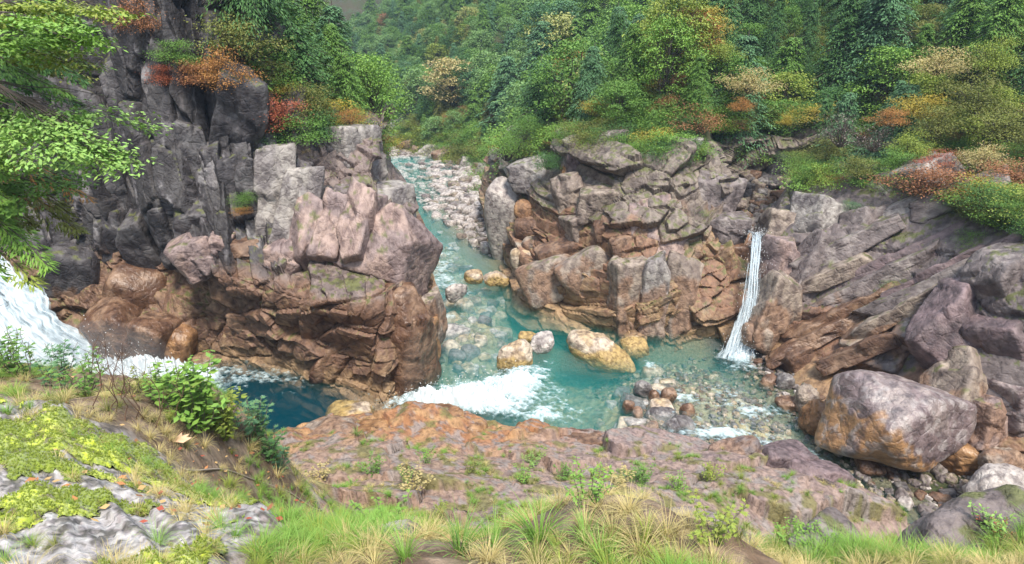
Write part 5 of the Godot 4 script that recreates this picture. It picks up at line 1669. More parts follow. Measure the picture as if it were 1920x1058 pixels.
	for b in brows:
		for k in b[1]:
			var f: float = (k + rng.randf()) / float(b[1]) * (b[0].size() - 1)
			var i: int = mini(int(f), b[0].size() - 2)
			var q: Vector3 = b[0][i].lerp(b[0][i + 1], f - i)
			var s := rng.randf_range(0.4, 0.95)
			var tint: String = ["mid green", "mid green", "fresh green", "olive", "deep green", "mid green", "yellow green", "olive", "fresh green", "russet", "golden yellow"][rng.randi() % 11]
			plant("brow_shrub", ["bush", "fine_bush"][k % 2], V(q.x + rng.randf_range(-0.4, 0.4), q.y + rng.randf_range(-0.45, 0.1), q.z + rng.randf_range(-0.35, 0.9)), Vector3(s * 1.2, s, s * 1.2), tint, "%s %s shrub %s" % ["small" if s < 0.55 else "spreading", tint, b[2]], "shrub", "shrubs on the cliff brows")
	# undergrowth between the trees, too dense to count
	var many := {}
	var tints := ["mid green", "olive", "fresh green", "deep green", "yellow green", "russet", "golden yellow"]
	var n := 0
	for k in 15000:
		if n > 2300: break
		var d := rng.randf_range(20.0, 60.0)
		var x := rng.randf_range(-14.0, 36.0)
		if absf(x) > d * 0.95: continue
		var f := line_dist(foot_r, Vector2(x, d))
		var fl := -line_dist(foot_l, Vector2(x, d))
		if f < 1.6 and fl < 2.0: continue
		if f > 1.6 and d < 23.5 and x < 8.6: continue
		if x > 7.8 and x < 13.4 and d < 28.8 and d > 19.0: continue
		var h := ground(x, -d)
		if h > 15.0: continue
		n += 1
		var s := rng.randf_range(0.4, 1.05)
		var key: String = tints[mini(int(pow(rng.randf(), 1.4) * 7.0), 6)]
		if not many.has(key): many[key] = [[], []]
		many[key][rng.randi() % 2].append(Transform3D(Basis.from_euler(Vector3(0, rng.randf() * TAU, 0)).scaled(Vector3(s * 1.2, s, s * 1.2)), Vector3(x, h - 0.1, -d)))
	for k in 170:
		var f := rng.randf() * 6.0
		var i := 9 + int(f)
		var a := foot_r[i].lerp(foot_r[i + 1], f - int(f)) + Vector2(rng.randf_range(-0.2, 1.6), rng.randf_range(0.0, 1.4))
		var s := rng.randf_range(0.6, 1.5)
		var key: String = ["mid green", "fresh green", "olive", "yellow green"][rng.randi() % 4]
		if not many.has(key): many[key] = [[], []]
		many[key][k % 2].append(Transform3D(Basis.from_euler(Vector3(0, rng.randf() * TAU, 0)).scaled(Vector3(s * 1.2, s, s * 1.2)), Vector3(a.x, ground(a.x, -a.y) - 0.15, -a.y)))
	var t := thing("undergrowth", Vector3.ZERO, "dense mixed undergrowth covering the slopes between the trees", "undergrowth")
	t.set_meta("kind", "stuff")
	for key in many:
		for b in 2:
			if many[key][b].size(): multi(t, "undergrowth_patch", kinds["bush"][b][1], leaf_mat(key), many[key][b])

# ---------- the near bank ----------
func moss_rock(x: float, d: float) -> float:
	# how far a spot belongs to the mossy outcrop on the left
	var edge := -1.15 - 0.42 * (d - 2.0) + 0.12 * sin(d * 3.0)
	return sm(0.12, -0.12, x - edge) * sm(4.3, 3.9, d + 0.25 * x + 1.0 + 0.2 * ns.get_noise_2d(x * 2.0, d * 2.0))

func ledge_rock(x: float, d: float) -> float:
	var n := ns.get_noise_2d(x * 0.6 + 5, d * 0.8)
	return sm(5.6, 6.8, d + 1.2 * n) * sm(5.0, 4.2, near_h(x, d))

func near_surface(x: float, d: float) -> float:
	var h := near_h(x, d)
	var m := moss_rock(x, d)
	var l := ledge_rock(x, d)
	var s := (0.07 * nf.get_noise_2d(x * 1.3, d * 1.3) + 0.02 * nf.get_noise_2d(x * 5.0, d * 5.0)) * (1.0 - m)
	if m > 0.0:
		var q := x * 0.72 + d * 0.69          # foliation running down to the right
		var r := x * 0.69 - d * 0.72
		s += m * (0.06 + 0.045 * nr.get_noise_2d(q * 1.3, r * 0.16) + 0.03 * nf.get_noise_2d(q * 6.0, r * 0.5) + 0.014 * nf.get_noise_2d(q * 16.0, r * 4.0) + 0.006 * nf.get_noise_2d(x * 30, d * 30))
		s += m * (0.016 * joints(r / 0.34, q / 0.11, 21, 0.3) - 0.012 * sm(0.1, 0.0, cell_edge))
		var k := q / 0.26 + 0.5 * ns.get_noise_2d(q * 0.8, r * 0.35)
		var saw := fposmod(k, 1.0)
		s += m * 0.05 * (saw if saw < 0.86 else (1.0 - saw) * 6.1) * (0.3 + 1.2 * absf(jv[int(floorf(k)) & 255]))
	if l > 0.0:
		var w := 0.3 * ns.get_noise_2d(x * 0.4, d * 0.4)
		var j := joints((x + 0.5 * d) / 3.0 + w, (d - 0.3 * x) / 1.5 + w, 23, 0.3)
		var e := cell_edge
		var cv := cell_value
		var j2 := joints((x + 0.4 * d) / 1.0 + w, (d - 0.4 * x) / 0.6, 24, 0.3)
		var worn := sm(10.0, 13.0, d) * sm(2.0, 0.0, x)
		s += l * ((0.26 * (j - 0.75 * cv) - 0.07 * sm(0.04, 0.0, e)) * (1.0 - 0.35 * worn) + 0.03 * j2 * (1.0 - 0.5 * worn) + 0.4 * worn * ns.get_noise_2d(x * 0.5 + 4, d * 0.55))
		s += l * 0.012 * nf.get_noise_2d(x * 6, d * 6)
	return h + s

func moss_mask(x: float, d: float) -> float:
	var n := ns.get_noise_2d(x * 0.9 + 3.0, d * 0.9) + 0.45 * nf.get_noise_2d(x * 3.0, d * 3.0 + 4.0)
	var m := moss_rock(x, d)
	return m * (n - 0.04) - 0.35 * (1.0 - sm(0.5, 0.95, m))

func build_near_bank():
	var nu := 520
	var nv := 430
	var pos := PackedVector3Array()
	var col := PackedColorArray()
	for j in nv:
		var d := 0.9 + 15.6 * pow(float(j) / (nv - 1), 1.9)
		for i in nu:
			var x := (2.0 * i / (nu - 1) - 1.0) * (2.4 + 0.84 * d)
			var h := near_surface(x, d)
			pos.append(V(x, h, d))
			var a := ns.get_noise_2d(x * 0.9, d * 0.9)
			var b := nf.get_noise_2d(x * 2.6, d * 2.6)
			var m := moss_rock(x, d)
			var l := ledge_rock(x, d)
			var c := Color(0.20, 0.135, 0.09).lerp(Color(0.31, 0.235, 0.17), sm(-0.2, 0.3, b))
			c = c.lerp(Color(0.15, 0.16, 0.05), 0.6 * sm(0.05, 0.25, a + 0.3 * b) * sm(-1.2, 0.3, x))
			if m > 0.0:
				var fq := nf.get_noise_2d((x * 0.72 + d * 0.69) * 7.0, (x * 0.69 - d * 0.72) * 1.5)
				var sp := nf.get_noise_2d(x * 9.0, d * 9.0)
				var k := Color(0.50, 0.475, 0.485).lerp(Color(0.38, 0.345, 0.355), sm(-0.1, 0.1, fq + 0.5 * sp)).lerp(Color(0.14, 0.135, 0.12), 0.8 * sm(0.12, 0.17, sp + 0.35 * fq)).lerp(Color(0.62, 0.61, 0.60), 0.8 * sm(0.15, 0.2, -sp))
				k = k.lerp(Color(0.17, 0.20, 0.05), sm(-0.02, 0.04, moss_mask(x, d)) * 0.8)
				c = c.lerp(k, m)
			if l > 0.0:
				var k := Color(0.40, 0.20, 0.10).lerp(Color(0.27, 0.145, 0.095), sm(-0.05, 0.2, b)).lerp(Color(0.50, 0.31, 0.16), sm(0.05, 0.22, a) * 0.85)
				k = k.lerp(Color(0.36, 0.27, 0.25).lerp(Color(0.25, 0.19, 0.19), sm(-0.1, 0.2, b)), sm(-0.6, 1.8, x + 1.8 * a - 0.5 * (d - 11.0)))
				k = k.lerp(Color(0.37, 0.275, 0.235).lerp(Color(0.28, 0.205, 0.185), sm(-0.05, 0.15, b)), 0.8 * sm(12.6, 11.2, d + 1.5 * a))
				k = k.lerp(Color(0.33, 0.30, 0.29), sm(0.18, 0.3, b - a) * 0.7)
				k = k.lerp(Color(0.20, 0.19, 0.07), 0.85 * sm(0.04, 0.2, nf.get_noise_2d(x * 1.2 + 9, d * 1.6) - 0.05 * (d - 9.0)))
				c = c.lerp(k, l)
			col.append(c)
	tag(put("near_bank", grid_mesh(nu, nv, pos, col), M.near), "", "", "", "structure")

	build_moss()
	build_grass()
	build_weeds()
	build_left_tree()

func build_moss():
	var step := 0.013
	var nu := 330
	var nv := 250
	var pos := PackedVector3Array()
	var col := PackedColorArray()
	var keep := PackedByteArray()
	var spots := []
	for j in nv:
		var d := 1.5 + j * step
		for i in nu:
			var x := -4.9 + i * step
			var m := moss_mask(x, d)
			keep.append(1 if m > -0.02 else 0)
			if m <= -0.06:
				pos.append(V(x, 0, d)); col.append(Color(0, 0, 0))
				continue
			var f := nf.get_noise_2d(x * 26.0, d * 26.0)
			pos.append(V(x, near_surface(x, d) + 0.004 + 0.035 * sm(-0.02, 0.25, m) + 0.014 * f, d))
			var c := Color(0.20, 0.27, 0.03).lerp(Color(0.48, 0.56, 0.05), sm(-0.25, 0.35, nf.get_noise_2d(x * 1.6 + 8, d * 1.6) + 0.5 * f))
			c = c.lerp(Color(0.10, 0.09, 0.03), sm(0.18, 0.4, nf.get_noise_2d(x * 5.0, d * 5.0 + 50)))
			col.append(c)
			if rng.randf() < 0.5 and m > 0.0: spots.append(pos[pos.size() - 1])
	var mm := StandardMaterial3D.new()
	mm.vertex_color_use_as_albedo = true
	mm.roughness = 1.0
	mm.rim_enabled = true
	mm.rim = 0.5
	mm.rim_tint = 0.8
	mm.heightmap_enabled = true
	mm.heightmap_texture = M.t_bump
	mm.heightmap_scale = 1.0
	mm.uv1_triplanar = true
	mm.uv1_world_triplanar = true
	mm.uv1_scale = Vector3.ONE * 3.0
	var t := thing("moss", V(-2.6, 7.5, 3), "bright yellow green moss cushions over the grey foreground outcrop", "moss")
	t.set_meta("kind", "stuff")
	part_at(t, "moss_cushion", grid_mesh(nu, nv, pos, col, keep), mm).set_meta("kind", "stuff")
	var L := Leaves.new()
	var g := RandomNumberGenerator.new()
	g.seed = 5
	for k in 7:
		var dir := (Vector3(0, 1.1, 0) + rv(g) * 0.6).normalized()
		L.leaf(Vector3.ZERO, dir, rv(g).normalized(), 0.016, 0.004, shade(g))
	var list := []
	for p in spots: list.append(Transform3D(Basis.from_euler(Vector3(0, rng.randf() * TAU, 0)).scaled(Vector3.ONE * rng.randf_range(0.7, 1.4)), p - t.position))
	multi(t, "moss_fuzz", L.mesh(), leaf_mat("yellow green"), list)

func tuft(sd: int, blades: int, length: float, width: float, lean: float) -> ArrayMesh:
	var g := RandomNumberGenerator.new()
	g.seed = sd
	var st := SurfaceTool.new()
	st.begin(Mesh.PRIMITIVE_TRIANGLES)
	for k in blades:
		var ang := g.randf() * TAU
		var out := Vector3(cos(ang), 0, sin(ang))
		var side := out.cross(Vector3.UP)
		var l := length * g.randf_range(0.5, 1.15)
		var b := lean * g.randf_range(0.3, 1.3)
		var w := width * g.randf_range(0.6, 1.2)
		var p := out * g.randf() * length * 0.14
		var c := shade(g, 0.7, 1.35)
		var a := 0.15 * b
		var prev := p
		var n := 5
		for q in n:
			var na := a + b * 1.0 / n * (0.5 + q * 0.35)
			var nx := prev + (Vector3.UP * cos(na) + out * sin(na)) * l / n
			var w0 := w * (1.0 - pow(float(q) / n, 1.5))
			var w1 := w * (1.0 - pow(float(q + 1) / n, 1.5))
			st.set_color(c)
			for v in [prev - side * w0, prev + side * w0, nx - side * w1, prev + side * w0, nx + side * w1, nx - side * w1]: st.add_vertex(v)
			prev = nx
			a = na
	st.generate_normals()
	return st.commit()

func weed(sd: int, stems: int, height: float, leaf_l: float, leaf_w: float, gap: float, spread: float) -> Array:
	var g := RandomNumberGenerator.new()
	g.seed = sd
	var L := Leaves.new()
	var st := SurfaceTool.new()
	st.begin(Mesh.PRIMITIVE_TRIANGLES)
	for k in stems:
		var ang := g.randf() * TAU
		var h := height * g.randf_range(0.6, 1.1)
		var tip := Vector3(cos(ang) * spread * g.randf(), h, sin(ang) * spread * g.randf())
		var path := limb(Vector3(cos(ang), 0, sin(ang)) * spread * 0.15, tip, g, 5, 0.05, 0.03)
		tube(st, path, 0.004, 0.0015, 4)
		var n := int(h / gap)
		for q in n:
			var t := (q + 1.0) / n
			var at: Vector3 = path[mini(int(t * 5.0), 4)].lerp(path[mini(int(t * 5.0) + 1, 5)], fposmod(t * 5.0, 1.0))
			for e in 2:
				var w := q * 2.4 + e * PI + g.randf_range(-0.5, 0.5)
				var dir := Vector3(cos(w), g.randf_range(-0.25, 0.55), sin(w)).normalized()
				var s := leaf_l * g.randf_range(0.65, 1.2) * (1.0 - 0.35 * absf(t - 0.55))
				var up := (Vector3.UP + rv(g) * 0.25).normalized()
				var c := shade(g)
				L.leaf(at, dir, up, s, leaf_w * s / leaf_l, c)
				if leaf_w < leaf_l * 0.35:      # divided leaf
					for m in 4:
						var sd2 := dir.cross(up).normalized() * (1.0 if m % 2 else -1.0)
						L.leaf(at + dir * s * (0.25 + 0.2 * (m / 2)), (dir + sd2).normalized(), up, s * 0.45, leaf_w * 0.7 * s / leaf_l, c)
	return [from_st(st), L.mesh()]

func build_grass():
	var green := []
	var straw := []
	for k in 3:
		green.append(tuft(40 + k, 80, 0.26, 0.0024, 1.5))
		straw.append(tuft(50 + k, 90, 0.24, 0.0017, 1.9))
	# the clumps that stand out
	for q in [
		[Vector3(-0.08, 7.71, -2.22), 1.35, "fresh green", "tall fresh grass clump at the middle of the frame foot"], [Vector3(0.13, 7.78, -2.17), 1.3, "fresh green", "tall green clump right of the middle one"],
		[Vector3(-0.25, 7.75, -2.19), 1.2, "mid green", "green clump left of the middle one"], [Vector3(-0.48, 7.86, -2.05), 1.1, "fresh green", "grass clump at the frame foot right of the outcrop"],
		[Vector3(-2.75, 4.68, -6.26), 1.1, "straw", "straw clump beside the grey root"], [Vector3(-1.00, 7.59, -2.42), 0.9, "yellow green", "yellowing clump below the straw one"],
		[Vector3(-1.41, 7.73, -2.27), 1.0, "pale green", "pale wispy clump on the outcrop edge"], [Vector3(-1.26, 7.51, -2.57), 0.9, "fresh green", "green clump right of the wispy one"],
		[Vector3(-1.58, 7.85, -2.06), 1.0, "pale green", "pale clump at the frame foot on the outcrop"], [Vector3(-3.42, 7.43, -3.61), 1.0, "olive", "dull grass clump left over the moss"],
		[Vector3(-2.93, 5.68, -5.57), 1.2, "straw", "dry clump under the leafy bush"], [Vector3(-3.06, 6.11, -5.37), 1.2, "yellow green", "arching yellow green clump under the leafy bush"],
		[Vector3(-3.07, 6.54, -4.87), 1.1, "fresh green", "bright clump at the foot of the leafy bush"], [Vector3(-2.75, 5.20, -5.71), 1.2, "straw", "long straw clump at the bank edge"],
		[Vector3(-0.88, 7.59, -2.40), 1.0, "yellow green", "yellow green clump in the dirt"], [Vector3(-0.73, 7.57, -2.44), 0.9, "fresh green", "small green clump right of the dirt"],
		[Vector3(-3.66, 1.14, -11.86), 1.6, "mid green", "small turf cushion on the orange ledge"], [Vector3(3.79, 1.00, -11.32), 1.4, "yellow green", "grass clump on the ledge rim"],
		[Vector3(4.86, 1.31, -10.32), 1.3, "yellow green", "grass clump beside the purple rocks"], [Vector3(0.45, 7.94, -2.07), 1.0, "straw", "dry grass clump in the middle of the slope"],
		[Vector3(0.67, 8.00, -2.01), 1.1, "straw", "dry grass clump right of centre"], [Vector3(1.02, 7.87, -2.11), 1.1, "olive", "dull grass clump near the weeds"],
		[Vector3(0.33, 7.90, -2.04), 1.1, "fresh green", "green clump at the frame foot right of centre"], [Vector3(0.54, 7.98, -1.93), 1.0, "straw", "straw clump at the frame foot"],
		[Vector3(2.76, 7.33, -2.60), 1.3, "fresh green", "long grass clump in the lower right corner"], [Vector3(-3.81, 7.31, -3.98), 1.2, "straw", "straw clump at the left frame edge"],
		[Vector3(-3.58, 7.27, -4.12), 1.1, "straw", "dry clump on the left bank crest"], [Vector3(-3.25, 7.22, -4.12), 1.2, "olive", "olive clump on the left bank crest"],
	]:
		var o := put("grass_tuft", (straw if q[2] in ["straw", "olive", "pale green"] else green)[rng.randi() % 3], leaf_mat(q[2]))
		var p: Vector3 = q[0]
		p.y = near_surface(p.x, -p.z) - 0.02
		o.transform = Transform3D(Basis.from_euler(Vector3(0.1, rng.randf() * TAU, 0.1)).scaled(Vector3.ONE * q[1] * rng.randf_range(0.65, 1.0)), p)
		tag(o, q[3], "grass", "grass clumps on the near bank")
	# the rest of the turf
	var many := {}
	for k in 24000:
		var d := 1.4 + 11.5 * pow(rng.randf(), 1.25)
		var x := rng.randf_range(-1.0, 1.0) * (1.6 + 0.84 * d)
		var m := moss_rock(x, d)
		var n := ns.get_noise_2d(x * 0.7 + 20, d * 0.7)
		var keep := 0.36 + 1.3 * n + 0.16 * sm(3.4, 2.6, d)
		if m > 0.2: keep = 0.05
		keep *= 1.0 - 0.9 * ledge_rock(x, d) * sm(-0.12, 0.10, 0.0 + 0.06 * (d - 9.3) - nf.get_noise_2d(x * 1.2 + 9, d * 1.6))
		if x < -0.7 and d > 3.2 and d < 6.5 and x > -3.4: keep = maxf(keep, 0.3)
		if d > 12.0: keep *= 0.2
		if rng.randf() > keep: continue
		var tint: String = ["straw", "straw", "olive", "straw", "yellow green", "fresh green"][clampi(int((n * 1.6 + 0.45 + rng.randf_range(-0.35, 0.35)) * 6.0), 0, 5)]
		if not many.has(tint): many[tint] = []
		var s := rng.randf_range(0.3, 0.8)
		many[tint].append(Transform3D(Basis.from_euler(Vector3(rng.randf_range(-0.2, 0.4), rng.randf() * TAU, rng.randf_range(-0.3, 0.3))).scaled(Vector3(s, s * rng.randf_range(0.6, 1.0), s)), Vector3(x, near_surface(x, d) - 0.01, -d)))
	var t := thing("grass", Vector3.ZERO, "short mixed green and straw grass over the near bank", "grass")
	t.set_meta("kind", "stuff")
	var i := 0
	for tint in many:
		multi(t, "turf", (straw if tint in ["straw", "olive"] else green)[i % 3], leaf_mat(tint), many[tint])
		i += 1

func put_weed(called: String, v: Array, p: Vector3, s: float, tint: String, label: String, category := "plant"):
	p.y = near_surface(p.x, -p.z) - 0.02
	var t := thing(called, p, label, category, "plants on the near bank")
	t.basis = Basis.from_euler(Vector3(0.0, rng.randf() * TAU, 0.0)).scaled(Vector3.ONE * s)
	put("stems", v[0], M.twig, t)
	put("foliage", v[1], leaf_mat(tint), t)

func build_weeds():
	var broad := []
	var slim := []
	var fern := []
	for k in 3:
		broad.append(weed(800 + k, 10, 0.36, 0.050, 0.022, 0.032, 0.26))
		slim.append(weed(820 + k, 9, 0.40, 0.07, 0.014, 0.035, 0.22))
		fern.append(weed(840 + k, 12, 0.34, 0.06, 0.012, 0.03, 0.30))
	var leafy := weed(860, 26, 0.62, 0.085, 0.042, 0.042, 0.42)
	put_weed("leafy_bush", leafy, Vector3(-3.08, 6.50, -4.92), 1.25, "fresh green", "bright leafy bush on the bank crest before the dark pool", "shrub")
	put_weed("leafy_bush", leafy, Vector3(-3.04, 6.11, -5.33), 0.95, "yellow green", "yellow green leafy bush leaning right of the bright one", "shrub")
	for q in [
		[slim, Vector3(-3.01, 5.68, -5.77), 1.5, "blue green", "grey green mugwort plant right of the leafy bush"], [slim, Vector3(-2.90, 5.38, -5.86), 1.5, "deep green", "dark mugwort plant over the pool edge"],
		[slim, Vector3(-2.83, 5.12, -5.99), 1.4, "blue green", "hanging mugwort plant at the ledge corner"], [slim, Vector3(-4.95, 6.78, -5.35), 1.4, "mid green", "low green herb at the left frame edge"],
		[slim, Vector3(-4.40, 6.86, -5.06), 1.3, "blue green", "herb with slim leaves before the big fall"], [broad, Vector3(-5.76, 6.48, -6.08), 1.4, "mid green", "broad leaved plant at the left frame edge"],
		[fern, Vector3(-3.88, 6.99, -4.72), 1.2, "mid green", "ferny herb before the foam"], [broad, Vector3(-2.02, 2.23, -9.22), 0.9, "fresh green", "little broad leaved sprout on the ledge slope"],
		[broad, Vector3(-1.79, 1.70, -10.35), 1.0, "fresh green", "pale sprout on the ledge"], [broad, Vector3(-2.93, 2.45, -8.89), 0.6, "fresh green", "small sprout at the dirt edge"],
		[fern, Vector3(0.47, 1.35, -10.79), 1.0, "pale green", "wispy plant on the purple ledge"], [fern, Vector3(1.13, 1.48, -10.37), 1.0, "mid green", "low green plant on the purple ledge"],
		[fern, Vector3(-1.18, 2.65, -8.18), 0.8, "yellow green", "yellowish plant left of the tall grass"], [fern, Vector3(0.85, 7.98, -2.01), 0.62, "yellow green", "yellow green plant beside the purple rocks"],
		[fern, Vector3(4.68, 1.34, -8.70), 0.68, "fresh green", "dense green weed below the purple rocks"], [broad, Vector3(1.61, 7.25, -2.68), 0.59, "fresh green", "largest green weed right of centre"],
		[fern, Vector3(1.75, 7.28, -2.66), 0.53, "fresh green", "green weed beside the largest one"], [slim, Vector3(6.33, 0.75, -9.17), 0.68, "mid green", "slim leaved weed beyond the largest one"],
		[broad, Vector3(4.23, 1.56, -8.35), 0.62, "mid green", "dark green weed left of the largest one"], [fern, Vector3(7.09, 0.56, -9.34), 0.74, "fresh green", "feathery weed toward the right corner"],
		[fern, Vector3(7.80, 0.37, -9.56), 0.74, "yellow green", "yellowish feathery weed toward the right corner"], [fern, Vector3(8.60, 0.10, -9.85), 0.68, "fresh green", "feathery weed before the mossy corner rock"],
		[broad, Vector3(2.84, 7.24, -2.75), 0.68, "pale green", "pale compound leaves reaching in at the right edge"], [broad, Vector3(2.84, 7.24, -2.75), 0.50, "red", "red berried spray at the right edge"],
		[fern, Vector3(-0.26, 2.79, -7.79), 0.9, "olive", "dull fern in the slope grass"], [fern, Vector3(-0.76, 7.30, -2.78), 0.8, "fresh green", "small fern in the grass"],
		[broad, Vector3(0.38, 7.76, -2.42), 0.7, "fresh green", "little sprout in the dry grass"], [broad, Vector3(-3.43, 6.91, -4.85), 0.9, "olive", "thin olive plant among the dry stems"],
		[fern, Vector3(4.98, 1.22, -8.76), 0.62, "fresh green", "tall bushy weed in the middle of the right weeds"], [broad, Vector3(5.61, 0.96, -8.94), 0.56, "mid green", "bushy weed right of the tallest one"],
		[fern, Vector3(6.69, 0.64, -9.23), 0.87, "fresh green", "feathery tall weed before the gravel"], [fern, Vector3(8.05, 0.24, -9.55), 0.81, "pale green", "pale feathery weed before the gravel"],
		[fern, Vector3(-2.75, 2.06, -9.74), 1.2, "mid green", "low plant in a ledge crack on the orange part"], [fern, Vector3(-0.86, 1.81, -9.88), 1.2, "olive", "olive plant in the middle of the ledge"],
		[broad, Vector3(0.21, 1.89, -9.56), 1.2, "fresh green", "green sprout low on the ledge"], [fern, Vector3(1.79, 1.48, -10.29), 1.2, "yellow green", "yellowish plant on the pink ledge"],
		[fern, Vector3(2.64, 1.54, -10.04), 1.3, "mid green", "green plant on the pink ledge near the rim rocks"], [broad, Vector3(3.30, 1.61, -9.65), 1.2, "fresh green", "leafy sprout right on the pink ledge"],
		[fern, Vector3(-1.72, 2.48, -8.65), 1.4, "straw", "withered plant low on the ledge"], [fern, Vector3(1.99, 2.05, -9.00), 1.4, "straw", "withered plant low on the pink ledge"],
		[fern, Vector3(-3.74, 2.11, -9.53), 1.3, "straw", "withered plant at the left ledge end"], [fern, Vector3(4.15, 1.37, -10.25), 1.3, "yellow green", "yellowish plant by the purple rocks"],
	]:
		put_weed("weed", q[0][rng.randi() % 3], q[1], q[2], q[3], q[4])
	# dry stems on the crest
	var words := ["leaning", "upright", "forked", "thin", "tall", "bent", "short", "dark", "spindly", "curved", "crooked", "wiry"]
	for k in 12:
		var p: Vector3 = [Vector3(-3.61, 7.09, -4.52), Vector3(-3.21, 7.22, -4.04), Vector3(-3.23, 7.19, -4.17), Vector3(-3.12, 7.13, -4.10), Vector3(-3.12, 7.06, -4.24), Vector3(-3.10, 6.98, -4.31), Vector3(-3.05, 6.92, -4.32), Vector3(-3.05, 6.82, -4.47), Vector3(-3.00, 6.73, -4.50), Vector3(-3.00, 5.86, -5.52), Vector3(-3.30, 7.27, -4.04), Vector3(-3.38, 7.10, -4.46)][k]
		p.y = near_surface(p.x, -p.z) - 0.03
		var st := SurfaceTool.new()
		st.begin(Mesh.PRIMITIVE_TRIANGLES)
		var h := rng.randf_range(0.35, 0.75)
		var tip := Vector3(rng.randf_range(-0.2, 0.25), h, rng.randf_range(-0.1, 0.1))
		var path := limb(Vector3.ZERO, tip, rng, 6, 0.06)
		tube(st, path, 0.005, 0.0016, 5)
		for e in 9: tube(st, limb(path[3 + e % 3], path[3 + e % 3] + Vector3(rng.randf_range(-0.12, 0.12), rng.randf_range(0.03, 0.15), rng.randf_range(-0.1, 0.1)), rng, 3, 0.1), 0.0022, 0.001, 3)
		var t := thing("dry_stem", p, "%s dry brown seed stem %s" % [words[k], "on the crest before the foam" if k != 9 else "right of the leafy bush"], "plant", "dry stems on the bank crest")
		put("stem", from_st(st), M.dry, t)
	# roots and litter
	var st2 := SurfaceTool.new()
	st2.begin(Mesh.PRIMITIVE_TRIANGLES)
	var pts := []
	for p in [Vector3(-2.74, 6.92, -3.85), Vector3(-2.68, 6.69, -4.05), Vector3(-2.72, 6.19, -4.63), Vector3(-2.74, 5.61, -5.21), Vector3(-2.65, 4.99, -5.71), Vector3(-2.53, 4.40, -6.10), Vector3(-2.44, 3.83, -6.54)]:
		p.y = near_surface(p.x, -p.z) + 0.012
		pts.append(p)
	var smooth := []
	for k in pts.size() - 1:
		for q in 6: smooth.append(cat(pts[maxi(k - 1, 0)], pts[k], pts[k + 1], pts[mini(k + 2, pts.size() - 1)], q / 6.0))
	tube(st2, smooth, 0.011, 0.006, 7)
	top("bare_root", from_st(st2), plain("root", Color(0.33, 0.27, 0.22)), "thin pale root snaking over the dirt beside the mossy outcrop", "root")
	var L := Leaves.new()
	for k in 420:
		var d := rng.randf_range(2.2, 6.0)
		var x := rng.randf_range(-1.0, 1.0) * (0.4 + 0.8 * d)
		if k % 3: x = rng.randf_range(-3.0, -0.8)
		var c: Color = [Color(0.36, 0.16, 0.06), Color(0.22, 0.09, 0.04), Color(0.42, 0.28, 0.12), Color(0.30, 0.07, 0.04)][rng.randi() % 4]
		var w := rng.randf() * TAU
		L.leaf(V(x, near_surface(x, d) + 0.02, d), Vector3(cos(w), rng.randf_range(-0.1, 0.3), sin(w)).normalized(), (Vector3.UP + rv(rng) * 0.3).normalized(), rng.randf_range(0.03, 0.075), rng.randf_range(0.018, 0.04), c)
	var lm := StandardMaterial3D.new()
	lm.vertex_color_use_as_albedo = true
	lm.roughness = 0.8
	top("leaf_litter", L.mesh(), lm, "brown and russet fallen leaves scattered over dirt and moss", "leaves", "", "stuff")
	L = Leaves.new()
	var p0: Vector3 = Vector3(-2.89, 6.75, -4.30)
	p0.y = near_surface(p0.x, -p0.z) + 0.03
	for k in 5:
		var w := 0.4 + k * 0.62
		L.leaf(Vector3.ZERO, Vector3(cos(w), 0.15, -sin(w)).normalized(), Vector3(0, 1, 0.5).normalized(), 0.13, 0.06, Color(0.62, 0.40, 0.26))
	var o := top("fallen_leaf", L.mesh(), lm, "large pale brown fallen leaf lying on the red litter", "leaf")
	o.position = p0

